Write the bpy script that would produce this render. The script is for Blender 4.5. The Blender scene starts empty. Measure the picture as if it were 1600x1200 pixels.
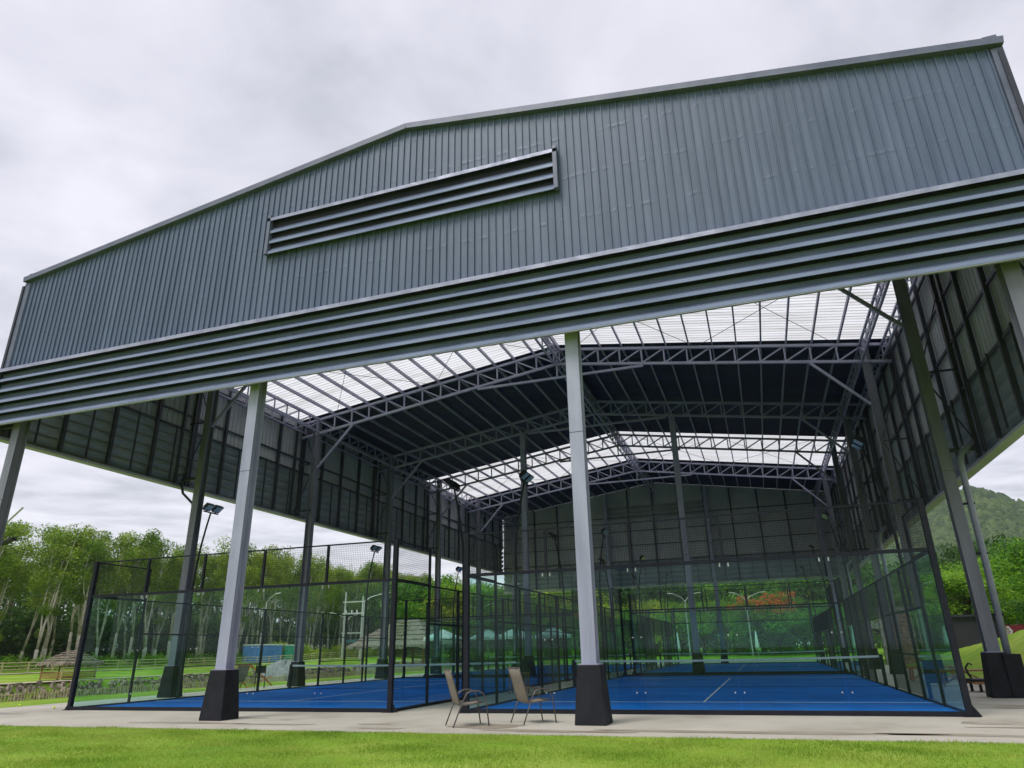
import bpy, math, random
import numpy as np
from mathutils import Vector, Matrix
random.seed(7); rng = np.random.default_rng(7)
scn = bpy.context.scene
col = scn.collection
R = math.radians

# ------------------------------------------------------------------ camera
F_PX, PITCH, ROLL, YAW = 1076.9, .3687, -.0213, -.3253
CAM = Vector((6.6457, -15.9725, 1.3038))
fw = Vector((math.sin(YAW)*math.cos(PITCH), math.cos(YAW)*math.cos(PITCH), math.sin(PITCH)))
rt = Vector((math.cos(YAW), -math.sin(YAW), 0)); up = rt.cross(fw)
r2 = rt*math.cos(ROLL)+up*math.sin(ROLL); u2 = -rt*math.sin(ROLL)+up*math.cos(ROLL)
cd = bpy.data.cameras.new('camera'); cam = bpy.data.objects.new('camera', cd); col.objects.link(cam)
m = Matrix((r2, u2, -fw)).transposed().to_4x4(); m.translation = CAM; cam.matrix_world = m
cd.sensor_width = 36; cd.lens = 36*F_PX/1600; cd.clip_start = .1; cd.clip_end = 5000
scn.camera = cam

# ------------------------------------------------------------------ sky, sun, exposure
SUN_EL, SUN_AZ = R(58), R(205)      # azimuth clockwise from +Y: high, behind and a little left of the camera
w = bpy.data.worlds.new('World'); scn.world = w; w.use_nodes = True
nt = w.node_tree; nt.nodes.clear()
def N(t, **k):
    n = nt.nodes.new(t)
    for a, b in k.items(): setattr(n, a, b)
    return n
out = N('ShaderNodeOutputWorld'); bg = N('ShaderNodeBackground')
sky = N('ShaderNodeTexSky', sky_type='NISHITA', sun_disc=False, sun_elevation=SUN_EL, sun_rotation=SUN_AZ)
tc = N('ShaderNodeTexCoord'); sep = N('ShaderNodeSeparateXYZ'); nt.links.new(tc.outputs['Generated'], sep.inputs[0])
mz = N('ShaderNodeMath', operation='MAXIMUM'); nt.links.new(sep.outputs[2], mz.inputs[0]); mz.inputs[1].default_value = .06
dx = N('ShaderNodeMath', operation='DIVIDE'); nt.links.new(sep.outputs[0], dx.inputs[0]); nt.links.new(mz.outputs[0], dx.inputs[1])
dy = N('ShaderNodeMath', operation='DIVIDE'); nt.links.new(sep.outputs[1], dy.inputs[0]); nt.links.new(mz.outputs[0], dy.inputs[1])
cmb = N('ShaderNodeCombineXYZ'); nt.links.new(dx.outputs[0], cmb.inputs[0]); nt.links.new(dy.outputs[0], cmb.inputs[1])
n1 = N('ShaderNodeTexNoise'); n1.inputs['Scale'].default_value = 1.7; n1.inputs['Detail'].default_value = 7; n1.inputs['Roughness'].default_value = .55
n1.inputs['Distortion'].default_value = .35
nt.links.new(cmb.outputs[0], n1.inputs['Vector'])
cr = N('ShaderNodeValToRGB'); nt.links.new(n1.outputs[0], cr.inputs[0])
e = cr.color_ramp.elements; e[0].position = .34; e[0].color = (.335, .34, .385, 1); e[1].position = .66; e[1].color = (.505, .495, .55, 1)
x = cr.color_ramp.elements.new(.5); x.color = (.43, .425, .478, 1)
sm = N('ShaderNodeMix', data_type='RGBA', blend_type='MULTIPLY'); sm.inputs[0].default_value = 1
nt.links.new(sky.outputs[0], sm.inputs[6]); sm.inputs[7].default_value = (.1, .1, .1, 1)
mx = N('ShaderNodeMix', data_type='RGBA'); mx.inputs[0].default_value = .93
nt.links.new(sm.outputs[2], mx.inputs[6]); nt.links.new(cr.outputs[0], mx.inputs[7])
nt.links.new(mx.outputs[2], bg.inputs[0]); bg.inputs[1].default_value = 1.0
nt.links.new(bg.outputs[0], out.inputs[0])
sd = bpy.data.lights.new('sun', 'SUN'); sd.energy = 1.25; sd.angle = R(25); sd.color = (1, .965, .91)
so = bpy.data.objects.new('sun', sd); col.objects.link(so)
sv = Vector((math.sin(SUN_AZ)*math.cos(SUN_EL), math.cos(SUN_AZ)*math.cos(SUN_EL), math.sin(SUN_EL)))
so.rotation_euler = sv.to_track_quat('Z', 'Y').to_euler(); so.location = sv*60
vs = scn.view_settings; vs.view_transform = 'Standard'; vs.look = 'None'; vs.exposure = .92; vs.gamma = 1
scn.cycles.max_bounces = 8; scn.cycles.transparent_max_bounces = 48; scn.cycles.use_denoising = True
scn.cycles.diffuse_bounces = 4; scn.cycles.glossy_bounces = 3; scn.cycles.transmission_bounces = 6
scn.cycles.caustics_reflective = False; scn.cycles.caustics_refractive = False

# ------------------------------------------------------------------ helpers
def world_loc(o):
    v = Vector((0, 0, 0))
    while o: v += o.location; o = o.parent
    return v
def tag(o, label=None, cat=None, group=None, kind=None):
    if label: o['label'] = label
    if cat: o['category'] = cat
    if group: o['group'] = group
    if kind: o['kind'] = kind
    return o
def empty(name, loc, label, cat, group=None, rz=0):
    o = bpy.data.objects.new(name, None); col.objects.link(o); o.location = loc; o.rotation_euler[2] = rz
    return tag(o, label, cat, group)
def copy_tree(o, parent=None):
    c = o.copy(); col.objects.link(c); c.parent = parent
    for ch in list(o.children): copy_tree(ch, c)
    return c
def mesh_obj(name, V, Fc, mat, parent=None, smooth=False, off=None):
    me = bpy.data.meshes.new(name)
    V = np.asarray(V, dtype=np.float64)
    o_ = world_loc(parent) if (parent is not None and off is None) else (off or Vector((0, 0, 0)))
    V = V-np.array(o_)
    if isinstance(Fc, np.ndarray):
        k = Fc.shape[1]; n = len(Fc)
        me.vertices.add(len(V)); me.vertices.foreach_set('co', V.ravel())
        me.loops.add(n*k); me.loops.foreach_set('vertex_index', Fc.ravel().astype(np.int32))
        me.polygons.add(n); me.polygons.foreach_set('loop_start', np.arange(0, n*k, k, dtype=np.int32))
        me.update(calc_edges=True)
    else:
        me.from_pydata([tuple(v) for v in V], [], Fc); me.update()
    if smooth: me.polygons.foreach_set('use_smooth', [True]*len(me.polygons)); me.update()
    if mat: me.materials.append(mat)
    ob = bpy.data.objects.new(name, me); col.objects.link(ob)
    if parent is not None: ob.parent = parent
    return ob
class MB:
    def __init__(s): s.v = []; s.f = []
    def quad(s, a, b, c, d):
        n = len(s.v); s.v += [a, b, c, d]; s.f.append((n, n+1, n+2, n+3)); return s
    def poly(s, pts):
        n = len(s.v); s.v += list(pts); s.f.append(tuple(range(n, n+len(pts)))); return s
    def box(s, x0, x1, y0, y1, z0, z1):
        n = len(s.v)
        s.v += [(x0,y0,z0),(x1,y0,z0),(x1,y1,z0),(x0,y1,z0),(x0,y0,z1),(x1,y0,z1),(x1,y1,z1),(x0,y1,z1)]
        s.f += [tuple(n+i for i in q) for q in ((0,3,2,1),(4,5,6,7),(0,1,5,4),(1,2,6,5),(2,3,7,6),(3,0,4,7))]; return s
    def frustum(s, cx, cy, z0, z1, w0, d0, w1, d1):
        n = len(s.v)
        for z, a, b in ((z0, w0/2, d0/2), (z1, w1/2, d1/2)):
            s.v += [(cx-a,cy-b,z),(cx+a,cy-b,z),(cx+a,cy+b,z),(cx-a,cy+b,z)]
        s.f += [tuple(n+i for i in q) for q in ((0,3,2,1),(4,5,6,7),(0,1,5,4),(1,2,6,5),(2,3,7,6),(3,0,4,7))]; return s
    def bar(s, p, q, w, h=None, upv=None):
        h = w if h is None else h
        p = Vector(p); q = Vector(q); d = (q-p).normalized()
        u = Vector(upv) if upv else (Vector((0, 0, 1)) if abs(d.z) < .95 else Vector((0, 1, 0)))
        a = d.cross(u).normalized(); b = a.cross(d).normalized(); a = a*w/2; b = b*h/2
        n = len(s.v)
        for c in (p, q): s.v += [tuple(c-a-b), tuple(c+a-b), tuple(c+a+b), tuple(c-a+b)]
        s.f += [tuple(n+i for i in t) for t in ((0,3,2,1),(4,5,6,7),(0,1,5,4),(1,2,6,5),(2,3,7,6),(3,0,4,7))]; return s
    def tube(s, pts, r, k=8, cap=True):
        pts = [Vector(p) for p in pts]; rs = r if isinstance(r, (list, tuple)) else [r]*len(pts)
        n0 = len(s.v); a = None
        for i, p in enumerate(pts):
            d = (pts[min(i+1, len(pts)-1)]-pts[max(i-1, 0)]).normalized()
            if a is None:
                a = d.cross(Vector((0, 0, 1)) if abs(d.z) < .9 else Vector((1, 0, 0))).normalized()
            else: a = (a-d*a.dot(d)).normalized()
            b = d.cross(a)
            for j in range(k):
                t = 2*math.pi*j/k; s.v.append(tuple(p+(a*math.cos(t)+b*math.sin(t))*rs[i]))
        for i in range(len(pts)-1):
            for j in range(k):
                q = n0+i*k; s.f.append((q+j, q+(j+1) % k, q+k+(j+1) % k, q+k+j))
        if cap:
            s.f.append(tuple(n0+j for j in reversed(range(k)))); s.f.append(tuple(n0+(len(pts)-1)*k+j for j in range(k)))
        return s
    def build(s, name, mat, parent=None, smooth=False):
        return mesh_obj(name, s.v, s.f, mat, parent, smooth)

# ------------------------------------------------------------------ materials
def new_mat(name):
    m_ = bpy.data.materials.new(name); m_.use_nodes = True
    return m_, m_.node_tree, m_.node_tree.nodes['Principled BSDF']
def var_mat(name, c0, c1, scale=2., rough=.6, metal=0., bump=0., bscale=20., spec=.5, detail=5., stretch=(1,1,1), rvar=0., ramp=(.35,.65), coat=0., c2=None):
    m_, t, b = new_mat(name); L = t.links.new
    tcn = t.nodes.new('ShaderNodeTexCoord'); mp = t.nodes.new('ShaderNodeMapping'); mp.inputs['Scale'].default_value = stretch
    L(tcn.outputs['Object'], mp.inputs[0])
    n = t.nodes.new('ShaderNodeTexNoise'); n.inputs['Scale'].default_value = scale; n.inputs['Detail'].default_value = detail; n.inputs['Roughness'].default_value = .6
    L(mp.outputs[0], n.inputs['Vector'])
    r = t.nodes.new('ShaderNodeValToRGB'); L(n.outputs[0], r.inputs[0])
    r.color_ramp.elements[0].position = ramp[0]; r.color_ramp.elements[0].color = (*c0, 1)
    r.color_ramp.elements[1].position = ramp[1]; r.color_ramp.elements[1].color = (*c1, 1)
    if c2:
        q = r.color_ramp.elements.new((ramp[0]+ramp[1])/2); q.color = (*c2, 1)
    L(r.outputs[0], b.inputs['Base Color'])
    b.inputs['Roughness'].default_value = rough; b.inputs['Metallic'].default_value = metal
    b.inputs['Specular IOR Level'].default_value = spec; b.inputs['Coat Weight'].default_value = coat
    if rvar:
        mr = t.nodes.new('ShaderNodeMapRange'); L(n.outputs[0], mr.inputs[0]); mr.inputs[1].default_value = .3; mr.inputs[2].default_value = .7
        mr.inputs[3].default_value = rough-rvar; mr.inputs[4].default_value = rough+rvar; L(mr.outputs[0], b.inputs['Roughness'])
    if bump:
        n2 = t.nodes.new('ShaderNodeTexNoise'); n2.inputs['Scale'].default_value = bscale; n2.inputs['Detail'].default_value = 4
        L(mp.outputs[0], n2.inputs['Vector'])
        bp = t.nodes.new('ShaderNodeBump'); bp.inputs['Strength'].default_value = bump; bp.inputs['Distance'].default_value = .02
        L(n2.outputs[0], bp.inputs['Height']); L(bp.outputs[0], b.inputs['Normal'])
    return m_
def cladding_mat():
    # blue-grey coated sheet: faint dirt streaks down the sheet, shallow dents along the fixing rows
    m_, t, b = new_mat('slate_cladding'); L = t.links.new
    tcn = t.nodes.new('ShaderNodeTexCoord'); mp = t.nodes.new('ShaderNodeMapping'); mp.inputs['Scale'].default_value = (3.5, 1, .18)
    L(tcn.outputs['Object'], mp.inputs[0])
    n = t.nodes.new('ShaderNodeTexNoise'); n.inputs['Scale'].default_value = 1.3; n.inputs['Detail'].default_value = 6; n.inputs['Roughness'].default_value = .65; L(mp.outputs[0], n.inputs['Vector'])
    r = t.nodes.new('ShaderNodeValToRGB'); L(n.outputs[0], r.inputs[0])
    r.color_ramp.elements[0].position = .3; r.color_ramp.elements[0].color = (.068, .105, .155, 1)
    r.color_ramp.elements[1].position = .72; r.color_ramp.elements[1].color = (.135, .182, .25, 1)
    L(r.outputs[0], b.inputs['Base Color'])
    b.inputs['Roughness'].default_value = .5; b.inputs['Metallic'].default_value = .0
    s = t.nodes.new('ShaderNodeSeparateXYZ'); L(tcn.outputs['Object'], s.inputs[0])
    w_ = t.nodes.new('ShaderNodeMath'); w_.operation = 'PINGPONG'; L(s.outputs[2], w_.inputs[0]); w_.inputs[1].default_value = .6
    g = t.nodes.new('ShaderNodeMapRange'); L(w_.outputs[0], g.inputs[0]); g.inputs[1].default_value = 0; g.inputs[2].default_value = .07; g.inputs[3].default_value = 1; g.inputs[4].default_value = 0
    n2 = t.nodes.new('ShaderNodeTexNoise'); n2.inputs['Scale'].default_value = 5.5; n2.inputs['Detail'].default_value = 2; L(tcn.outputs['Object'], n2.inputs['Vector'])
    mm = t.nodes.new('ShaderNodeMath'); mm.operation = 'MULTIPLY'; L(g.outputs[0], mm.inputs[0]); n2r = t.nodes.new('ShaderNodeMapRange'); L(n2.outputs[0], n2r.inputs[0]); n2r.inputs[1].default_value = .48; n2r.inputs[2].default_value = .66; L(n2r.outputs[0], mm.inputs[1])
    n3 = t.nodes.new('ShaderNodeTexNoise'); n3.inputs['Scale'].default_value = 1.6; L(tcn.outputs['Object'], n3.inputs['Vector'])
    ad = t.nodes.new('ShaderNodeMath'); ad.operation = 'ADD'; L(mm.outputs[0], ad.inputs[0]); L(n3.outputs[0], ad.inputs[1])
    bp = t.nodes.new('ShaderNodeBump'); bp.inputs['Strength'].default_value = .32; bp.inputs['Distance'].default_value = .02; L(ad.outputs[0], bp.inputs['Height']); L(bp.outputs[0], b.inputs['Normal'])
    return m_
M = {}
M['clad'] = cladding_mat()
M['louvre'] = var_mat('louvre_metal', (.19,.245,.325), (.27,.335,.42), 1.2, .22, .25, .12, 1.3, stretch=(.5,1,2), rvar=.05)
M['flash'] = var_mat('flashing_metal', (.26,.285,.34), (.40,.43,.49), 2.5, .33, .3, .8, 4)
M['trim'] = var_mat('trim_metal', (.10,.12,.16), (.15,.17,.215), 2, .45, .1)
M['wall_in'] = var_mat('wall_inner_coat', (.36,.38,.37), (.49,.51,.48), .5, .55, 0, .2, 3)
M['louv_in'] = var_mat('louvre_inner_coat', (.22,.25,.24), (.33,.36,.34), .7, .4, .1, .2, 3)
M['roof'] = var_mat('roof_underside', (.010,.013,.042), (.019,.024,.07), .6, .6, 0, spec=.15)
M['steel'] = var_mat('grey_steel_paint', (.26,.27,.335), (.36,.37,.44), 1.5, .5, 0, .1, 30)
M['steel_d'] = var_mat('dark_girt_paint', (.02,.025,.035), (.035,.04,.055), 1.5, .5)
M['col'] = var_mat('column_paint', (.29,.32,.385), (.40,.435,.505), .9, .45, 0, .15, 12, stretch=(3,3,.5))
M['plinth'] = var_mat('plinth_paint', (.010,.011,.015), (.019,.020,.026), 3, .7, 0, .3, 60, spec=.2)
M['black'] = var_mat('black_powdercoat', (.004,.006,.012), (.009,.011,.019), 4, .55, spec=.3)
M['wire'] = var_mat('mesh_wire', (.012,.014,.018), (.02,.022,.028), 4, .5)
M['turf'] = var_mat('blue_turf', (.001,.15,.62), (.008,.215,.80), .7, .8, 0, .5, 400, spec=.12, detail=7, c2=(.003,.18,.70))
M['line'] = var_mat('white_line', (.62,.66,.70), (.75,.78,.80), 6, .8)
M['concrete'] = var_mat('concrete', (.34,.31,.25), (.52,.49,.42), .45, .75, 0, .2, 60, detail=9, rvar=.1, ramp=(.3,.62), c2=(.46,.43,.36))
M['wet'] = var_mat('wet_concrete', (.31,.265,.20), (.41,.36,.28), 1.2, .4, 0, .1, 20)
M['net'] = var_mat('net_cord', (.02,.02,.025), (.035,.035,.04), 5, .8)
M['tape'] = var_mat('net_tape', (.72,.73,.74), (.82,.83,.84), 3, .7)
M['lampglass'] = var_mat('lamp_glass', (.35,.42,.48), (.5,.56,.62), 4, .15)
M['col_shaded'] = var_mat('column_paint_shaded', (.14,.145,.185), (.21,.215,.265), .9, .5, 0, .15, 12, stretch=(3,3,.5))  # column paint darkened: shade on corner and side columns put into the colour
M['pipe'] = var_mat('pipe_plastic', (.19,.22,.26), (.26,.29,.33), 2, .35)
M['sling'] = var_mat('sling_fabric', (.19,.165,.13), (.26,.23,.185), 30, .8, bump=.4, bscale=300)
M['chairframe'] = var_mat('chair_frame', (.10,.085,.08), (.15,.13,.12), 5, .35, .5)
M['wood'] = var_mat('brown_wood', (.20,.09,.035), (.34,.17,.07), 3, .6, stretch=(1,1,6))
M['bamboo'] = var_mat('bamboo', (.42,.36,.20), (.58,.50,.30), 2, .6)
M['thatch'] = var_mat('thatch', (.13,.105,.08), (.36,.31,.24), 5, .95, bump=1., bscale=30, stretch=(3,3,1))
M['canopy'] = var_mat('white_canvas', (.62,.64,.64), (.74,.75,.75), 1, .8)
M['stone'] = var_mat('pavilion_stone', (.2,.19,.16), (.42,.40,.35), 6, .9)
M['orange'] = var_mat('orange_wood', (.48,.13,.03), (.62,.22,.07), 4, .6)
M['greyfab'] = var_mat('grey_fabric', (.16,.17,.18), (.26,.27,.28), 4, .8)
M['bluebox'] = var_mat('blue_container_paint', (.06,.20,.55), (.12,.30,.68), 1, .5)
M['greenbox'] = var_mat('green_tarp', (.02,.30,.22), (.05,.42,.30), 1.5, .5)
M['tealroof'] = var_mat('teal_roof', (.10,.33,.33), (.16,.42,.42), 1, .5)
M['maroon'] = var_mat('maroon_banner', (.17,.012,.025), (.24,.02,.04), 1.5, .6)
M['white'] = var_mat('white_paint', (.72,.72,.70), (.82,.82,.80), 3, .5)
M['shed'] = var_mat('dark_shed_and_gap_shade', (.010,.011,.018), (.02,.021,.03), 1.5, .6)
M['brick'] = var_mat('carved_stone', (.12,.07,.05), (.48,.33,.25), 5, .85, bump=1, bscale=12)
M['greypole'] = var_mat('galvanised_steel', (.45,.46,.45), (.6,.61,.6), 3, .45, .3)
M['conpole'] = var_mat('concrete_pole', (.38,.40,.36), (.52,.54,.50), 3, .8)
M['tennis'] = var_mat('tennis_felt', (.62,.80,.05), (.75,.92,.12), 30, .9)
M['trunk'] = var_mat('pale_bark', (.30,.27,.22), (.60,.56,.48), 4, .9, bump=.6, bscale=20, stretch=(1,1,.6))
M['bark'] = var_mat('dark_bark', (.06,.045,.035), (.13,.10,.08), 5, .9, bump=.6, bscale=20)
def leaf_mat(name, c0, c1, c2):
    m_, t, b = new_mat(name); L = t.links.new
    tcn = t.nodes.new('ShaderNodeTexCoord'); oi = t.nodes.new('ShaderNodeObjectInfo')
    ge = t.nodes.new('ShaderNodeNewGeometry')
    n = t.nodes.new('ShaderNodeTexNoise'); n.inputs['Scale'].default_value = .55; n.inputs['Detail'].default_value = 3; L(ge.outputs['Position'], n.inputs['Vector'])
    a = t.nodes.new('ShaderNodeMath'); a.operation = 'MULTIPLY_ADD'; L(ge.outputs['Random Per Island'], a.inputs[0]); a.inputs[1].default_value = .38; L(n.outputs[0], a.inputs[2])
    a2 = t.nodes.new('ShaderNodeMath'); a2.operation = 'MULTIPLY_ADD'; L(oi.outputs['Random'], a2.inputs[0]); a2.inputs[1].default_value = .25; L(a.outputs[0], a2.inputs[2])
    r = t.nodes.new('ShaderNodeValToRGB'); L(a2.outputs[0], r.inputs[0])
    r.color_ramp.elements[0].position = .4; r.color_ramp.elements[0].color = (*c0, 1)
    r.color_ramp.elements[1].position = 1.05; r.color_ramp.elements[1].color = (*c2, 1)
    q = r.color_ramp.elements.new(.75); q.color = (*c1, 1)
    L(r.outputs[0], b.inputs['Base Color']); b.inputs['Roughness'].default_value = .5; b.inputs['Specular IOR Level'].default_value = .3
    tr = t.nodes.new('ShaderNodeBsdfTranslucent'); L(r.outputs[0], tr.inputs[0])
    ms = t.nodes.new('ShaderNodeMixShader'); ms.inputs[0].default_value = .48
    L(b.outputs[0], ms.inputs[1]); L(tr.outputs[0], ms.inputs[2]); L(ms.outputs[0], t.nodes['Material Output'].inputs[0])
    return m_
M['leaf'] = leaf_mat('rubber_leaf', (.045,.125,.01), (.15,.28,.018), (.36,.46,.05))
M['leaf_b'] = leaf_mat('bright_leaf', (.03,.12,.008), (.10,.28,.012), (.26,.45,.03))
M['leaf_y'] = leaf_mat('yellow_leaf', (.16,.27,.012), (.34,.46,.02), (.52,.58,.04))
M['leaf_d'] = leaf_mat('dark_leaf', (.014,.045,.008), (.035,.10,.012), (.08,.18,.025))
M['flower'] = leaf_mat('orange_flower', (.55,.10,.02), (.75,.16,.03), (.85,.26,.05))
def skylight_mat():
    m_, t, b = new_mat('translucent_sheet'); L = t.links.new
    b.inputs['Base Color'].default_value = (.80,.81,.83,1); b.inputs['Roughness'].default_value = .4
    tr = t.nodes.new('ShaderNodeBsdfTranslucent'); 
    tcn = t.nodes.new('ShaderNodeTexCoord'); mp = t.nodes.new('ShaderNodeMapping'); mp.inputs['Scale'].default_value = (.25, 2.2, 1); L(tcn.outputs['Object'], mp.inputs[0])
    n = t.nodes.new('ShaderNodeTexNoise'); n.inputs['Scale'].default_value = 1.1; n.inputs['Detail'].default_value = 7; L(mp.outputs[0], n.inputs['Vector'])
    r = t.nodes.new('ShaderNodeValToRGB'); L(n.outputs[0], r.inputs[0]); r.color_ramp.elements[0].position = .3; r.color_ramp.elements[0].color = (.60,.60,.585,1)
    r.color_ramp.elements[1].position = .6; r.color_ramp.elements[1].color = (.78,.79,.80,1); L(r.outputs[0], tr.inputs[0])
    ms = t.nodes.new('ShaderNodeMixShader'); ms.inputs[0].default_value = .86
    L(b.outputs[0], ms.inputs[1]); L(tr.outputs[0], ms.inputs[2]); L(ms.outputs[0], t.nodes['Material Output'].inputs[0])
    return m_
M['skylight'] = skylight_mat()
def glass_mat():
    m_, t, b = new_mat('tinted_glass'); L = t.links.new
    t.nodes.remove(b)
    tr = t.nodes.new('ShaderNodeBsdfTransparent'); tr.inputs[0].default_value = (.85,.945,.925,1)
    gl = t.nodes.new('ShaderNodeBsdfGlossy'); gl.inputs['Roughness'].default_value = .02; gl.inputs[0].default_value = (.85,1,.95,1)
    ge = t.nodes.new('ShaderNodeNewGeometry'); vd = t.nodes.new('ShaderNodeVectorMath'); vd.operation = 'DOT_PRODUCT'; L(ge.outputs['Incoming'], vd.inputs[0]); L(ge.outputs['Normal'], vd.inputs[1])
    ab = t.nodes.new('ShaderNodeMath'); ab.operation = 'ABSOLUTE'; L(vd.outputs['Value'], ab.inputs[0])
    om = t.nodes.new('ShaderNodeMath'); om.operation = 'SUBTRACT'; om.inputs[0].default_value = 1; L(ab.outputs[0], om.inputs[1])
    pw = t.nodes.new('ShaderNodeMath'); pw.operation = 'POWER'; L(om.outputs[0], pw.inputs[0]); pw.inputs[1].default_value = 5
    fr = t.nodes.new('ShaderNodeMath'); fr.operation = 'MULTIPLY_ADD'; L(pw.outputs[0], fr.inputs[0]); fr.inputs[1].default_value = .8; fr.inputs[2].default_value = .010
    tcn = t.nodes.new('ShaderNodeTexCoord'); n = t.nodes.new('ShaderNodeTexNoise'); n.inputs['Scale'].default_value = .8; n.inputs['Detail'].default_value = 5; L(tcn.outputs['Object'], n.inputs['Vector'])
    mr = t.nodes.new('ShaderNodeMapRange'); L(n.outputs[0], mr.inputs[0]); mr.inputs[1].default_value = .5; mr.inputs[2].default_value = .8; mr.inputs[3].default_value = .0; mr.inputs[4].default_value = .015
    df = t.nodes.new('ShaderNodeBsdfDiffuse'); df.inputs[0].default_value = (.5,.6,.56,1)
    m1 = t.nodes.new('ShaderNodeMixShader'); L(fr.outputs[0], m1.inputs[0]); L(tr.outputs[0], m1.inputs[1]); L(gl.outputs[0], m1.inputs[2])
    m2 = t.nodes.new('ShaderNodeMixShader'); L(mr.outputs[0], m2.inputs[0]); L(m1.outputs[0], m2.inputs[1]); L(df.outputs[0], m2.inputs[2])
    L(m2.outputs[0], t.nodes['Material Output'].inputs[0])
    return m_
M['glass'] = glass_mat()
def ground_mat():
    m_, t, b = new_mat('lawn'); L = t.links.new
    ge = t.nodes.new('ShaderNodeNewGeometry')
    n = t.nodes.new('ShaderNodeTexNoise'); n.inputs['Scale'].default_value = .35; n.inputs['Detail'].default_value = 6; L(ge.outputs['Position'], n.inputs['Vector'])
    n2 = t.nodes.new('ShaderNodeTexNoise'); n2.inputs['Scale'].default_value = 9; n2.inputs['Detail'].default_value = 5; L(ge.outputs['Position'], n2.inputs['Vector'])
    ad = t.nodes.new('ShaderNodeMath'); ad.operation = 'MULTIPLY_ADD'; L(n2.outputs[0], ad.inputs[0]); ad.inputs[1].default_value = .4; L(n.outputs[0], ad.inputs[2])
    r = t.nodes.new('ShaderNodeValToRGB'); L(ad.outputs[0], r.inputs[0])
    r.color_ramp.elements[0].position = .5; r.color_ramp.elements[0].color = (.125,.25,.018,1)
    r.color_ramp.elements[1].position = .92; r.color_ramp.elements[1].color = (.34,.42,.08,1)
    q = r.color_ramp.elements.new(.7); q.color = (.205,.34,.03,1)
    L(r.outputs[0], b.inputs['Base Color']); b.inputs['Roughness'].default_value = .9; b.inputs['Specular IOR Level'].default_value = .15
    n3 = t.nodes.new('ShaderNodeTexNoise'); n3.inputs['Scale'].default_value = 40; L(ge.outputs['Position'], n3.inputs['Vector'])
    bp = t.nodes.new('ShaderNodeBump'); bp.inputs['Strength'].default_value = .6; bp.inputs['Distance'].default_value = .03; L(n3.outputs[0], bp.inputs['Height']); L(bp.outputs[0], b.inputs['Normal'])
    return m_
M['lawn'] = ground_mat()
M['rock'] = var_mat('bank_rock', (.12,.09,.08), (.48,.40,.33), 3.5, .9, bump=1, bscale=8, ramp=(.38,.62))
M['grassblade'] = leaf_mat('grass_blade', (.10,.22,.010), (.23,.39,.03), (.47,.55,.11))
M['earthpath'] = var_mat('earth_path', (.33,.28,.19), (.48,.42,.31), 1, .95)

for k_ in ('clad','louvre','flash','trim','wall_in','louv_in','steel','steel_d','col','pipe'):     # cool grey-blue paint tones
    for nd in (M[k_].node_tree.nodes if k_ != '' else []):
        if nd.type == 'VALTORGB':
            for el in nd.color_ramp.elements: c_ = el.color; el.color = (c_[0]*.99, c_[1]*.94, c_[2]*1.07, 1)

# ------------------------------------------------------------------ ground
def ss(a, b, x_): t_ = np.clip((x_-a)/(b-a), 0, 1); return t_*t_*(3-2*t_)
def H(x_, y_):
    x_ = np.asarray(x_, float); y_ = np.asarray(y_, float)
    left = np.interp(-x_, [14.5, 19.2, 20.2, 23, 35.4, 36.8, 40, 48, 56, 90, 400], [0, -.05, -.10, -1.7, -1.7, -.02, .05, .42, .7, 1.6, 6])
    crest = np.interp(y_, [-30, 8, 18, 24, 32, 40, 60, 100], [1.6, 2.3, 2.15, 1.85, 1.35, .9, .4, .3])
    right = crest*ss(13.6, 18.5, x_-np.clip(y_-20, 0, 15)*.06)*ss(-12, 2, y_)
    back = ss(52, 75, y_)*.4*(np.abs(x_) < 60)
    return left+right+back-.012
xs = np.unique(np.concatenate([np.arange(-110, -40, 2.), np.arange(-40, -34, .35), np.arange(-34, -24, 2), np.arange(-24, -14, .5), np.arange(-14, 14, 2), np.arange(13, 32, .6), np.arange(32, 110, 4), [-1000,-600,-300,-160, 160, 300, 600, 1000]]))
ys = np.unique(np.concatenate([np.arange(-24, 80, 1.), np.arange(80, 200, 5), [-400,-200,-60,-35, 300, 500, 800, 1100]]))
X, Y = np.meshgrid(xs, ys); Z = H(X, Y)+np.where(np.abs(X+1) > 17, rng.normal(0, .015, X.shape), 0)
V = np.stack([X, Y, Z], -1).reshape(-1, 3); nx = len(xs)
idx = (np.arange(len(ys)-1)[:, None]*nx+np.arange(nx-1)[None, :]).ravel()
tag(mesh_obj('lawn', V, np.stack([idx, idx+1, idx+nx+1, idx+nx], -1), M['lawn'], smooth=True), kind='structure')
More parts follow.
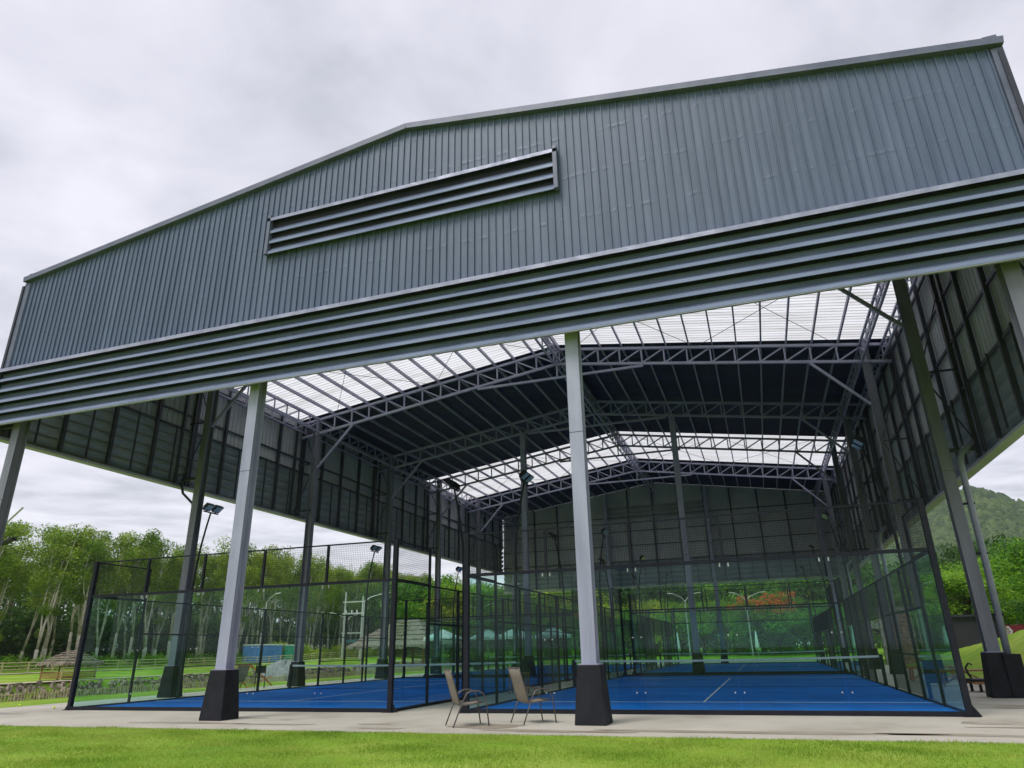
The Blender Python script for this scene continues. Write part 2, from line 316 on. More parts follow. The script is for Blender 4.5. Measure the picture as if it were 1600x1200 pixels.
# pavement slab, 2 cm above the grass, its front edge slightly ragged
pv = MB(); PX0, PX1, PY0, PY1 = -15.2, 13.5, -3.85, 52
pv.box(PX0, PX1, PY0, PY1, -.12, .0)
tag(pv.build('pavement', M['concrete']), kind='structure')
def blob(name, cx, cy, rx, ry, mat, z, seed):
    rr = random.Random(seed); n = 40; ph = [rr.uniform(0, 6.3) for _ in range(4)]
    pts = []
    for i in range(n):
        t_ = 2*math.pi*i/n; k = 1+.18*math.sin(2*t_+ph[0])+.12*math.sin(3*t_+ph[1])+.07*math.sin(5*t_+ph[2])+.04*math.sin(9*t_+ph[3])
        pts.append((cx+rx*k*math.cos(t_), cy+ry*k*math.sin(t_), z))
    return tag(MB().poly(pts).build(name, mat), kind='structure')
for i, (cx, cy, rx, ry) in enumerate([(1.55,-2.75,.75,.33), (-3.0,-2.9,.8,.14), (-.9,-2.6,.35,.1), (-5.2,-2.85,1.3,.16), (-4.4,-1.7,.28,.07), (-3.4,-1.95,.15,.05),
        (-.3,-3.35,.5,.1), (3.0,-3.35,1.2,.2), (6.3,-3.1,2.2,.22), (9.3,-3.05,1.3,.16), (9.9,-1.2,.35,.22), (11.6,2.2,1.0,.5), (10.4,-1.9,.8,.1), (-12.6,-1.3,.6,.1)]):
    blob('puddle', cx, cy, rx, ry, M['wet'], .004, i)
# rocky bank of the pond, real rubble
def rubble():
    v = []; f = []
    rr = random.Random(3)
    for i in range(5200):
        t_ = rr.random(); y_ = rr.uniform(0, 95); x_ = -35.25-1.5*t_+rr.uniform(-.1, .1); z_ = float(H(x_, y_))+.02
        s = rr.uniform(.06, .17); n = len(v)
        b8 = [(-1,-1,-1),(1,-1,-1),(1,1,-1),(-1,1,-1),(-1,-1,1),(1,-1,1),(1,1,1),(-1,1,1)]
        a = rr.uniform(0, 3.1); ca, sa = math.cos(a), math.sin(a)
        for p in b8:
            q = [p[k]*s*rr.uniform(.5, 1.15)*(1, 1, .75)[k] for k in range(3)]
            v.append((x_+q[0]*ca-q[1]*sa, y_+q[0]*sa+q[1]*ca, z_+q[2]))
        f += [tuple(n+i_ for i_ in q) for q in ((0,3,2,1),(4,5,6,7),(0,1,5,4),(1,2,6,5),(2,3,7,6),(3,0,4,7))]
    return v, f
v_, f_ = rubble(); tag(mesh_obj('rock_bank', v_, f_, M['rock']), kind='stuff')
def strip(name, x0, x1, y0, y1, mat, lift=.03, n=60):
    vv = []; ff = []
    for i in range(n+1):
        y_ = y0+(y1-y0)*i/n
        for x_ in (x0, x1): vv.append((x_+.25*math.sin(i*.7), y_, float(H(x_, y_))+lift))
    for i in range(n): ff.append((2*i, 2*i+1, 2*i+3, 2*i+2))
    return tag(mesh_obj(name, vv, ff, mat), kind='structure')
strip('path', -38.1, -36.9, 0, 100, M['earthpath'], .05)
strip('path', -47.6, -46.8, 0, 110, M['earthpath'], .05)

# ------------------------------------------------------------------ sports hall
XC = [-13.55, -5.06, 3.43, 11.92]; RX = -.815
YR = [-2.1, 5.3, 12.7, 20.5, 27.5, 34.9, 43.3]
XL, XR = -14.62, 12.95
def zr(x_): return 14.62-.1465*abs(x_-RX)         # underside of the roof sheets
hall = empty('sports_hall', (RX, 20, 0), 'huge open-sided grey steel sports hall covering the blue padel courts', 'building')
def profile(u0, u1, pitch=.26, hgt=.032):
    P = []; u = u0
    while u < u1-1e-6:
        for a, b in ((0, 0), (.212, 0), (.222, hgt), (.246, hgt), (.256, 0)):
            if u+a*pitch/.26 < u1: P.append((u+a*pitch/.26, b))
        u += pitch
    P.append((u1, 0)); return P
def corr(name, P, lo, hi, mapf, mat, parent, nseg=1):
    v = []; f = []
    for u, o in P:
        for k in range(nseg+1):
            z = lo(u)+(hi(u)-lo(u))*k/nseg; v.append(mapf(u, o, z))
    n = nseg+1
    for i in range(len(P)-1):
        for k in range(nseg): f.append((i*n+k, (i+1)*n+k, (i+1)*n+k+1, i*n+k+1))
    return mesh_obj(name, v, f, mat, parent)
# front gable cladding
YF = -2.40
FX0, FX1 = -14.42, 12.84
def ztop(x_): return 14.80-.147*abs(x_-RX)
corr('front_cladding', profile(FX0, FX1, .188, .04), lambda u: 9.745, ztop, lambda u, o, z: (u, YF-o, z), M['clad'], hall)
def louvre(name, u0, u1, ztop_, n, mapf, mat, parent, pitch=.372, dep=.19, seg=6.1, seed=1, jit=.004, top=.05):
    rr = random.Random(seed); mb = MB(); k = int(max(1, round((u1-u0)/seg))); L_ = (u1-u0)/k
    for b in range(n):
        zt = ztop_-b*pitch
        prof = [(.02, zt+top), (-.0, zt-.05), (-dep*.42, zt-.145), (-dep*.75, zt-.195), (-dep*.94, zt-.212), (-dep, zt-.222), (-dep, zt-.30), (-dep+.05, zt-.285)]
        for s in range(k):
            a0, a1 = u0+s*L_, u0+(s+1)*L_+(.02 if s < k-1 else 0)
            j = rr.uniform(-jit, jit); j2 = rr.uniform(-jit, jit)
            for (o0, z0), (o1, z1) in zip(prof[:-1], prof[1:]):
                mb.quad(mapf(a0, o0+j, z0+j2), mapf(a1, o0+j2, z0+j), mapf(a1, o1+j2, z1+j), mapf(a0, o1+j, z1+j2))
    return mb.build(name, mat, parent)
mf = lambda u, o, z: (u, YF+o, z)
lv = louvre('louvre_panel', FX0-.45, FX1+.35, 9.50, 5, mf, M['louvre'], hall, pitch=.346, seed=2)
# head flashing over the louvres (sloped, then a lip)
fl = MB(); u0, u1 = FX0-.45, FX1+.35
rr = random.Random(5); k = 5
for s in range(k):
    a0 = u0+(u1-u0)*s/k; a1 = u0+(u1-u0)*(s+1)/k
    fl.quad((a0,YF+.01,9.745),(a1,YF+.01,9.745),(a1,YF-.22,9.63),(a0,YF-.22,9.63))
    fl.quad((a0,YF-.22,9.63),(a1,YF-.22,9.63),(a1,YF-.222,9.52),(a0,YF-.222,9.52))
fl.build('head_flashing', M['flash'], hall)
mbk = MB(); mbk.box(FX0-.44, FX1+.34, YF+.03, YF+.05, 7.90, 9.80); mbk.build('louvre_gap_shade', M['shed'], hall)  # added dark sheet, stands in for the shade inside the louvre gaps
mbs = MB(); mbs.box(FX0-.45, FX1+.35, YF-.186, YF-.12, 7.795, 7.811); mbs.build('bottom_flashing', M['louv_in'], hall)
# end caps of the louvre box
for xx in (FX0-.47, FX1+.35): MB().box(xx, xx+.02, YF-.20, YF+.3, 7.80, 9.62).build('end_cap', M['trim'], hall)
# barge trim along the roof line, corner flashings, stub
bt = MB()
for xa, xb in ((FX0-.08, RX), (RX, FX1+.08)):
    bt.bar((xa, YF-.05, ztop(xa)+.03), (xb, YF-.05, ztop(xb)+.03), .20, .17)
bt.build('barge_trim', M['trim'], hall)
for xx in (FX0-.06, FX1-.16): MB().box(xx, xx+.22, YF-.06, YF+.04, 9.70, 12.70).build('corner_flashing', M['trim'], hall)
for xx in (FX0-.05, FX1-.22): MB().box(xx, xx+.26, YF-.02, YF+.5, 12.80, 13.08).build('gutter_end', M['trim'], hall)
# gable vent (three blades in a frame), proud of the cladding
vent = MB(); vx0, vx1, vz0, vz1 = -4.98, 3.35, 11.68, 12.88
vent.box(vx0-.05, vx0+.05, YF-.20, YF-.037, vz0-.04, vz1+.02); vent.box(vx1-.05, vx1+.05, YF-.20, YF-.037, vz0-.04, vz1+.02)
vp = vent.build('gable_vent', M['trim'], hall)
louvre('louvre_blades', vx0+.05, vx1-.05, 12.61, 3, lambda u, o, z: (u, YF-.035+o, z), M['louvre'], vp, pitch=.335, dep=.13, seg=8, seed=4)
vf = MB(); vf.quad((vx0-.05,YF-.04,12.92),(vx1+.05,YF-.04,12.92),(vx1+.05,YF-.2,12.80),(vx0-.05,YF-.2,12.80)); vf.quad((vx0-.05,YF-.2,12.80),(vx1+.05,YF-.2,12.80),(vx1+.05,YF-.2,12.70),(vx0-.05,YF-.2,12.70))
vf.build('vent_flashing', M['flash'], vp)
MB().box(vx0+.05, vx1-.05, YF-.048, YF-.038, vz0+.04, vz1-.06).build('vent_gap_shade', M['shed'], vp)  # added dark sheet painting the shade between the vent blades
# roof sheets: ribs run down the slope; opaque and translucent bays
BAYS = [(-2.35, 5.3, 0), (5.3, 12.7, 1), (12.7, 27.5, 0), (27.5, 34.9, 1), (34.9, 43.72, 0)]
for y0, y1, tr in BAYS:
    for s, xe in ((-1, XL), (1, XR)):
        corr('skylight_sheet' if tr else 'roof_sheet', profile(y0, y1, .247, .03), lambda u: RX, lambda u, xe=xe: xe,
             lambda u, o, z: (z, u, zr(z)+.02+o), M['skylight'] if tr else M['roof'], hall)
# purlins
for s in (-1, 1):
    for k in range(0, 14):
        x_ = RX+s*(.12+.98*k); 
        MB().box(x_-.03, x_+.03, -2.3, 43.5, zr(x_)-.15, zr(x_)+.0).build('purlin', M['steel'], hall)
# thin sag/brace rods in the translucent bays
for y0, y1 in ((5.3, 12.7), (27.5, 34.9)):
    for xa, xb in ((-12.5, -7), (-7, -1.2), (11, 5.5), (5.5, 0)):
        MB().tube([(xa, y0, zr(xa)-.18), (xb, y1, zr(xb)-.18)], .012, 5).build('bracing_rod', M['steel_d'], hall); MB().tube([(xb, y0, zr(xb)-.19), (xa, y1, zr(xa)-.19)], .012, 5).build('bracing_rod', M['steel_d'], hall)
# trusses
def ztc(x_): return zr(x_)-.22
def truss(yy, mat):
    t = MB(); D = .74
    xl, xr = XC[0]-.9, XC[3]+.9
    for s, xe in ((-1, xl), (1, xr)):
        t.bar((RX, yy, ztc(RX)), (xe, yy, ztc(xe)), .11, .11); t.bar((RX, yy, ztc(RX)-D), (xe, yy, ztc(xe)-D), .11, .11)
        n = 13
        for k in range(n+1):
            x_ = RX+s*(.0+.98*k)
            if k == 0 and s == 1: continue
            t.bar((x_, yy, ztc(x_)-.055), (x_, yy, ztc(x_)-D+.055), .065)
        for k in range(n):
            x0_ = RX+s*.98*k; x1_ = RX+s*.98*(k+1)
            t.bar((x0_+s*.05, yy, ztc(x0_)-D+.055), (x1_-s*.05, yy, ztc(x1_)-.055), .06) 
    zt = 12.98
    t.bar((RX-3.95, yy, zt), (RX+3.95, yy, zt), .10, .10); t.bar((RX, yy, zt+.05), (RX, yy, ztc(RX)-D), .07)
    for s, xc in ((1, XC[0]), (-1, XC[3])):
        xi = xc+s*2.05; t.bar((xc+s*.15, yy, 10.0), (xi, yy, ztc(xi)-D-.05), .10, .10)
    return t.build('truss', mat, hall)
for yy in YR[1:6]: truss(yy, M['steel'])
def latt(x_, zt, D, y0, y1, name, pitch=.92):
    t = MB(); t.bar((x_, y0, zt), (x_, y1, zt), .08); t.bar((x_, y0, zt-D), (x_, y1, zt-D), .08)
    n = int((y1-y0)/pitch); p = (y1-y0)/n
    for k in range(n):
        a, b = y0+k*p, y0+(k+1)*p
        t.bar((x_, a, zt-.04), (x_, a, zt-D+.04), .05); t.bar((x_, a, zt-D+.04), (x_, b, zt-.04), .05)
    return t.build(name, M['steel'], hall)
for xx in (XC[0]+.12, XC[3]-.12): latt(xx, zr(xx)-.28, .62, -2.1, 43.3, 'eave_truss')
for xx in (XL+.35, XR-.35): latt(xx, zr(xx)-.25, .5, -2.1, 43.3, 'eave_truss')
for xx in (RX-.14, RX+.14): latt(xx, zr(RX)-.25, .62, -2.1, 43.3, 'ridge_truss')
# columns: H section with a tapered painted concrete plinth
def column(x_, y_, ztop_, along='y', pl=True, mat='col'):
    b = MB(); W = .29; Dp = .30; t_ = .016
    if along == 'y':
        b.box(x_-W/2, x_+W/2, y_-Dp/2, y_-Dp/2+t_, .5, ztop_); b.box(x_-W/2, x_+W/2, y_+Dp/2-t_, y_+Dp/2, .5, ztop_); b.box(x_-.008, x_+.008, y_-Dp/2+t_, y_+Dp/2-t_, .5, ztop_)
    else:
        b.box(x_-Dp/2, x_-Dp/2+t_, y_-W/2, y_+W/2, .5, ztop_); b.box(x_+Dp/2-t_, x_+Dp/2, y_-W/2, y_+W/2, .5, ztop_); b.box(x_-Dp/2+t_, x_+Dp/2-t_, y_-.008, y_+.008, .5, ztop_)
    o = b.build('column', M[mat], hall)
    MB().box(x_-.2, x_+.2, y_-.2, y_+.2, 1.021, 1.041).build('base_plate', M['steel'], o)
    sp_ = MB()
    for z in (5.6,):
        if along == 'y': sp_.box(x_-W/2-.002, x_+W/2+.002, y_-Dp/2-.003, y_-Dp/2-.0005, z, z+.012)
        else: sp_.box(x_-Dp/2-.003, x_-Dp/2-.0005, y_-W/2-.002, y_+W/2+.002, z, z+.012)
    sp_.build('weld_seam', M['steel_d'], o)
    p = MB().frustum(x_, y_, 0, 1.02, .60, .60, .44, .44).build('plinth', M['plinth'], o)
    bv = p.modifiers.new('bevel', 'BEVEL'); bv.width = .02; bv.segments = 2
    return o
for x_ in XC: column(x_, YR[0], min(ztop(x_)-.4, 12.2), 'y', mat='col' if x_ in XC[1:3] else 'col_shaded')
for y_ in YR[1:6]:
    for x_ in (XC[0], XC[3]): column(x_, y_, ztc(x_)-.05, 'y' if y_ < 7 else 'x', mat='col_shaded')
for x_ in (XC[1], XC[2]): column(x_, YR[3], ztc(x_)-.78, 'y', mat='steel')
for x_ in XC: column(x_, YR[6], ztc(x_), 'y', mat='steel')
# side walls: corrugated upper sheet, louvre band below, posts and girts inside
def side_wall(xw, s, zb, zl):
    wl = corr('side_wall', profile(-2.3, 43.6), lambda u: zl-.12, lambda u: zr(xw)+.012, lambda u, o, z: (xw+s*o, u, z), M['wall_in'], hall)
    n = int((zl-zb)/.345); pit = (zl-zb)/n
    louvre('louvre_panel', -2.3, 43.6, zl-.09, n, lambda u, o, z: (xw-s*o*1.0, u, z), M['louv_in'], wl, pitch=pit, dep=.15, seg=50, seed=8, jit=0)
    MB().box(min(xw-s*.1, xw+s*.2), max(xw-s*.1, xw+s*.2), -2.3, 43.6, zb-.12, zb-.04).build('bottom_flashing', M['wall_in'], wl)
    xi = xw-s*.12
    for i, y_ in enumerate(np.arange(-1.9, 43.5, 1.85)):
        MB().box(xi-.06, xi+.06, y_-.055, y_+.055, zb, zr(xw)-.05).build('wall_post', M['steel_d'], wl)
    g = [z for z in (zl+.0, (zl+12.3)/2-.55, (zl+12.3)/2+.95, 12.1)] if zl > 9 else [zl, 9.35, 10.7, 12.0]
    for z in g: MB().box(xi-.035+s*.04, xi+.035+s*.04, -2.2, 43.5, z-.04, z+.04).build('girt', M['steel_d'], wl)
    for y_ in np.arange(-1.9+.925, 43.5, 1.85): MB().box(xw-s*.19-.025, xw-s*.19+.025, y_-.025, y_+.025, zb, zl).build('louvre_stiffener', M['steel_d'], wl)
    xc = XC[3] if s > 0 else XC[0]
    for y_ in YR[:6]:
        b = MB(); b.bar((xc, y_, zb+.18), (xi, y_, zb+.18), .10); b.bar((xc, y_, zb+2.5), (xi, y_, zb+2.5), .05)
        b.bar((xc, y_, zb+2.4), (xi, y_, zb+.25), .035); b.bar((xc, y_, zb+2.6), (xi, y_, min(zb+5, 12.4)), .035)
        b.bar((xi, y_-.35, zb), (xi, y_-.35, 12.6), .09); b.bar((xi, y_+.35, zb), (xi, y_+.35, 12.6), .09)
        b.build('wall_bracket', M['steel_d'], wl)
side_wall(XR, 1, 6.0, 7.93)
side_wall(XL, -1, 7.72, 9.95)
# rear wall
YB = 43.7; ZB = 6.1
rw = corr('rear_wall', profile(XL, XR), lambda u: ZB+1.9, lambda u: zr(u)+.012, lambda u, o, z: (u, YB+o, z), M['wall_in'], hall)
louvre('louvre_panel', XL, XR, ZB+1.9, 5, lambda u, o, z: (u, YB-o, z), M['louv_in'], rw, pitch=.39, dep=.15, seg=50, seed=9, jit=0, top=.10)
louvre('vent_louvre', -5, 3.4, 12.7, 3, lambda u, o, z: (u, YB-.12+o*.5, z), M['louv_in'], rw, pitch=.4, dep=.15, seg=9, seed=10)
MB().box(XL, XR, YB-.05, YB+.2, ZB-.12, ZB-.02).build('bottom_flashing', M['leaf_y'] if False else M['wall_in'], rw)
for i, x_ in enumerate(np.arange(XL+.9, XR, 2.12)): MB().box(x_-.06, x_+.06, YB-.18, YB-.06, ZB, zr(x_)-.1).build('wall_post', M['steel_d'], rw)
for z in (8.1, 9.4, 10.6, 11.8): MB().box(XL, XR, YB-.14, YB-.07, z-.035, z+.035).build('girt', M['steel_d'], rw)
for x_ in np.arange(XL+.9+1.06, XR, 1.06): MB().box(x_-.02, x_+.02, YB-.19, YB-.15, ZB, ZB+2.0).build('louvre_stiffener', M['steel_d'], rw)
# rain pipes on the second right column row and a conduit on the left one
def pipe(x_, y_, zb, r, s, base=.95):
    pts = [(x_+s*.75, y_, zb+.35), (x_+s*.45, y_, zb+.10), (x_+s*.36, y_, zb-.12), (x_+s*.35, y_, zb-.5), (x_+s*.34, y_, 3.0), (x_+s*.30, y_, base-.1)]
    return MB().tube(pts, r, 12).build('rain_pipe', M['pipe'], hall, smooth=True)
for y_ in (5.25, 20.45, 34.85): pipe(XC[3], y_, 6.0, .085, 1)
pb = MB().box(12.05, 12.42, 4.98, 5.58, 0, .98).build('pipe_casing', M['plinth'], hall)
for z in (1.9, 3.4, 4.7): MB().box(12.02, 12.36, 5.2, 5.24, z-.03, z+.03).build('pipe_clamp', M['black'], hall)
MB().tube([(-14.5,5.3,7.75),(-14.35,5.3,7.35),(-13.8,5.3,6.9),(-13.72,5.3,6.6)], .05, 8).build('rain_pipe', M['steel_d'], hall)

# ------------------------------------------------------------------ padel courts
def wires(x0, x1, z0, z1, mapf, pitch=.052, r=.003):
    mb = MB()
    def wire(a, b):
        a = Vector(a); b = Vector(b); n = len(mb.v)
        d = (b-a).normalized(); p = d.orthogonal().normalized(); q = d.cross(p)
        for c in (a, b):
            for t_ in (0, 2.094, 4.189): mb.v.append(tuple(c+(p*math.cos(t_)+q*math.sin(t_))*r))
        mb.f.extend([(n,n+1,n+4,n+3),(n+1,n+2,n+5,n+4),(n+2,n,n+3,n+5)])
    nn = int((x1-x0)/pitch)
    for i in range(1, nn): u = x0+(x1-x0)*i/nn; wire(mapf(u, z0), mapf(u, z1))
    nn = int((z1-z0)/pitch)
    for i in range(1, nn): z = z0+(z1-z0)*i/nn; wire(mapf(x0, z), mapf(x1, z))
    return mb
def make_court():
    c = empty('padel_court', (0, 0, 0), 'x', 'padel court')
    MB().box(0, 10, 0, 20, -.01, .03).build('turf', M['turf'], c)
    for (a, b, cc, d) in ((0.02, 9.98, 3.05, 3.10), (0.02, 9.98, 16.90, 16.95), (4.975, 5.025, 3.10, 16.90)):
        MB().box(a, b, cc, d, .03, .034).build('court_line', M['line'], c)
    k = MB()
    k.box(-.05, 10.05, -.05, 0, 0, .09); k.box(-.05, 10.05, 20, 20.05, 0, .09); k.box(-.05, 0, 0, 20, 0, .07); k.box(10, 10.05, 0, 20, 0, .07)
    k.build('base_beam', M['black'], c)
    W2 = .045
    for ye, s in ((0, -1), (20, 1)):
        for x_, s2 in ((0, -1), (10, 1)):                     # corner posts with gusseted foot
            p = MB().box(x_-.055, x_+.055, ye-.055, ye+.055, 0, 4.03)
            p.box(x_-.14, x_+.14, ye-.12, ye+.12, 0, .015)
            n = len(p.v); p.v += [(x_+s2*.055,ye,0),(x_+s2*.20,ye,0),(x_+s2*.055,ye,.22),(x_+s2*.055,ye+.012,0),(x_+s2*.20,ye+.012,0),(x_+s2*.055,ye+.012,.22)]
            p.f += [(n,n+1,n+2),(n+3,n+5,n+4),(n,n+3,n+4,n+1),(n+1,n+4,n+5,n+2)]
            p.build('post', M['black'], c)
        for k_ in range(5):
            MB().box(k_*2+.012, k_*2+1.988, ye-.006, ye+.006, .09, 2.985).build('glass_panel', M['glass'], c)
            mf_ = lambda u, z, ye=ye: (u, ye, z)
            wires(k_*2+.03, k_*2+1.97, 3.05, 3.97, mf_).build('mesh_panel', M['wire'], c)
            if k_: MB().box(k_*2-.03, k_*2+.03, ye+s*.0-.03, ye+.03, 3.04, 3.97).build('stub_post', M['black'], c)
        r_ = MB().box(.055, 9.945, ye-.035, ye+.035, 2.985, 3.055); r_.build('rail', M['black'], c)
        MB().box(.055, 9.945, ye-.016, ye+.016, 3.975, 4.01).build('top_rail', M['black'], c)
        cl = MB()
        for k_ in range(1, 5):
            for x_ in (k_*2-.09, k_*2+.09):
                cl.box(x_-.012, x_+.012, ye-.012, ye+.012, 2.90, 2.984)
                cl.box(x_-.012, x_+.012, ye-.010, ye+.010, 1.50, 1.525); cl.box(x_-.012, x_+.012, ye-.010, ye+.010, .40, .425)
        cl.build('glass_clip', M['greypole'], c)
    for xe, s in ((0, -1), (10, 1)):
        for a, b, d in ((0, 2, 1), (20, 18, -1)):
            lo, hi = min(a, b), max(a, b)
            MB().box(xe-.006, xe+.006, lo+.012, hi-.012, .07, 2.985).build('glass_panel', M['glass'], c)
            lo2, hi2 = (2, 4) if d == 1 else (16, 18)
            MB().box(xe-.006, xe+.006, lo2+.012, hi2-.012, .07, 1.985).build('glass_panel', M['glass'], c)
            my = lambda u, z, xe=xe: (xe, u, z)
            wires(lo+.03, hi-.03, 3.05, 3.97, my).build('mesh_panel', M['wire'], c)
            wires(lo2+.03, hi2-.03, 2.04, 2.98, my).build('mesh_panel', M['wire'], c)
            MB().box(xe-.016, xe+.016, lo+.05, hi, 3.975, 4.01).build('top_rail', M['black'], c)
            MB().box(xe-.03, xe+.03, lo2, hi2, 1.99, 2.04).build('rail', M['black'], c)
            MB().box(xe-.035, xe+.035, lo+.05, hi, 2.985, 3.055).build('rail', M['black'], c)
            yy = 2 if d == 1 else 18
            MB().box(xe-.03, xe+.03, yy-.03, yy+.03, 0, 4.0).build('post', M['black'], c)
        MB().box(xe-.02, xe+.02, 2.03, 17.97, 2.985, 3.025).build('top_rail', M['black'], c)
        for y_ in (4, 6, 8, 12, 14, 16):
            p = MB().box(xe-.035, xe+.035, y_-.035, y_+.035, 0, 2.985); p.box(xe-.08, xe+.08, y_-.08, y_+.08, 0, .012); p.build('post', M['black'], c)
        for lo, hi in ((4, 6), (6, 8), (12, 14), (14, 16)):
            wires(lo+.03, hi-.03, .1, 2.98, my).build('mesh_panel', M['wire'], c)
            MB().box(xe-.012, xe+.012, lo+.035, hi-.035, 1.0, 1.03).build('rail', M['black'], c)
            MB().box(xe-.012, xe+.012, lo+.035, hi-.035, 2.0, 2.03).build('rail', M['black'], c)
        wires(8.03, 11.97, 2.05, 2.98, my).build('mesh_panel', M['wire'], c)
        MB().box(xe-.012, xe+.012, 8.035, 11.965, 2.0, 2.03).build('rail', M['black'], c)
    return c
def make_net():
    n = empty('court_net', (0, 0, 0), 'x', 'net')
    def zt(u): return .87+.05*((u-5)/5)**2
    wires(.06, 9.94, .06, .86, lambda u, z: (u, 10, z*zt(u)/.87), .05, .0016).build('net_mesh', M['net'], n)
    t = MB(); k = 12
    for i in range(k):
        a, b = .05+9.9*i/k, .05+9.9*(i+1)/k; t.bar((a, 10, zt(a)-.02), (b, 10, zt(b)-.02), .012, .065)
    t.build('net_tape', M['tape'], n)
    for x_ in (.0, 10.0): MB().box(x_-.05, x_+.05, 9.95, 10.05, .0, .95).box(x_-.12, x_+.12, 9.88, 10.12, 0, .015).build('net_post', M['black'], n)
    MB().box(.05, 9.95, 9.96, 10.04, .034, .045).build('ground_strip', M['black'], n)
    return n
def make_mast():
    f = empty('floodlight_mast', (0, 0, 0), 'x', 'floodlight', 'curved floodlight masts around the courts')
    pts = [(0,0,0)]+[(.0, 0, z) for z in (2., 3.2)]+[(.01,0,3.8),(.05,0,4.5),(.13,0,5.1),(.24,0,5.7),(.34,0,6.15)]
    MB().tube(pts, [.045]*3+[.04, .037, .034, .032, .03], 10).box(-.1, .1, -.1, .1, 0, .015).build('mast', M['black'], f, smooth=False)
    MB().bar((.35, -.36, 6.17), (.35, .36, 6.17), .04).build('crossbar', M['black'], f)
    for y_ in (-.22, .22):
        b = MB(); c_ = Vector((.42, y_, 6.34))
        d = Vector((.62, 0, -.78)).normalized(); a = Vector((0, 1, 0)); n_ = d.cross(a)
        # lamp housing: body box facing d
        def P(i, j, k_): return tuple(c_+a*i*.88+n_*j*.88+d*k_)
        n0 = len(b.v); b.v += [P(-.18,-.15,-.04),P(.18,-.15,-.04),P(.18,.15,-.04),P(-.18,.15,-.04),P(-.2,-.17,.05),P(.2,-.17,.05),P(.2,.17,.05),P(-.2,.17,.05)]
        b.f += [tuple(n0+i for i in q) for q in ((0,3,2,1),(0,1,5,4),(1,2,6,5),(2,3,7,6),(3,0,4,7),(4,5,6,7))]
        for q in np.linspace(-.14, .14, 6): b.bar(P(q,-.12,-.07), P(q,.12,-.07), .012, .06, upv=tuple(d))
        b.bar((.35, y_, 6.18), tuple(c_-d*.03), .03)
        o = b.build('lamp_head', M['black'], f)
        g = MB(); g.quad(P(-.17,-.14,.054), P(.17,-.14,.054), P(.17,.14,.054), P(-.17,.14,.054)); g.build('lamp_glass', M['lampglass'], o)
    return f
G = 1.95; Y2 = 22.7
court0, net0, mast0 = make_court(), make_net(), make_mast()
spots = [((0, 0), 'front right padel court with glass walls, directly behind the centre front column', 'front right'),
         ((-G-10, 0), 'front left padel court with glass walls and black mesh, beside the lawn', 'front left'),
         ((0, Y2), 'rear right padel court seen behind the front right court', 'rear right'),
         ((-G-10, Y2), 'rear left padel court seen beyond the front left court', 'rear left')]
for i, ((x_, y_), lab, nm) in enumerate(spots):
    c = court0 if i == 0 else copy_tree(court0); c.location = (x_, y_, 0); tag(c, lab, 'padel court', 'padel courts under the hall')
    n = net0 if i == 0 else copy_tree(net0); n.location = (x_, y_, 0); tag(n, 'low black net with white tape across the %s padel court' % nm, 'net', 'nets of the padel courts')
    for j, (mx_, my_, rz) in enumerate(((-.14, 4.1, 0), (-.14, 15.9, 0), (10.14, 4.1, math.pi), (10.14, 15.9, math.pi))):
        f = mast0 if i == 0 and j == 0 else copy_tree(mast0)
        f.location = (x_+mx_, y_+my_, 0); f.rotation_euler[2] = rz
        tag(f, 'curved black twin floodlight mast, %s side, %s one, of the %s court' % ('left' if j < 2 else 'right', 'nearer' if j % 2 == 0 else 'farther', nm), 'floodlight')

# ------------------------------------------------------------------ two sling chairs
def make_chair():
    c = empty('patio_chair', (0, 0, 0), 'x', 'chair', 'sling patio chairs in front of the courts')
    # faces +X; seat centre at origin; z up
    def arc(y_):
        return [(-.36,y_,0), (-.22,y_,.36), (-.17,y_,.48), (-.10,y_,.60), (.0,y_,.645), (.14,y_,.635), (.22,y_,.58), (.27,y_,.46), (.33,y_,0)]
    for s in (-1, 1):
        MB().tube(arc(s*.285), .013, 8).build('side_frame', M['chairframe'], c, smooth=True)
        MB().tube([(.24,s*.25,.43),(.0,s*.25,.40),(-.17,s*.25,.385),(-.235,s*.25,.44),(-.29,s*.25,.62),(-.36,s*.25,.86),(-.42,s*.25,1.04)], .012, 8).build('seat_rail', M['chairframe'], c, smooth=True)
    x_ = MB(); x_.tube([(-.42,-.25,1.04),(-.42,.25,1.04)], .012, 8); x_.tube([(.24,-.285,.43),(.24,.285,.43)], .011, 8); x_.tube([(-.2,-.285,.39),(-.2,.285,.39)], .011, 8)
    x_.build('crossbar', M['chairframe'], c)
    def sheet(prof, name):
        v = []; f = []; W = 9
        for (a, b) in prof:
            for j in range(W): t_ = j/(W-1); y_ = -.245+.49*t_; v.append((a+.0, y_, b-.02*math.sin(math.pi*t_)))
        for i in range(len(prof)-1):
            for j in range(W-1): f.append((i*W+j, i*W+j+1, (i+1)*W+j+1, (i+1)*W+j))
        o = mesh_obj(name, v, f, M['sling'], c, True); sdm = o.modifiers.new('t', 'SOLIDIFY'); sdm.thickness = .004; return o
    sheet([(.25,.435),(.12,.415),(.0,.40),(-.12,.39),(-.17,.385)], 'seat')
    sheet([(-.17,.39),(-.21,.41),(-.24,.45),(-.29,.62),(-.325,.74),(-.36,.86),(-.42,1.045)], 'backrest')
    return c
ch = make_chair(); ch.location = (1.13, -2.64, .0); ch.rotation_euler[2] = R(38); ch.scale = (1, 1, .95)
tag(ch, 'beige sling patio chair on the left, standing at the edge of a brown puddle')
ch2 = copy_tree(ch); ch2.location = (2.22, -1.95, 0); ch2.rotation_euler[2] = R(44)
tag(ch2, 'beige sling patio chair on the right, nearer the centre column plinth, on dry concrete')

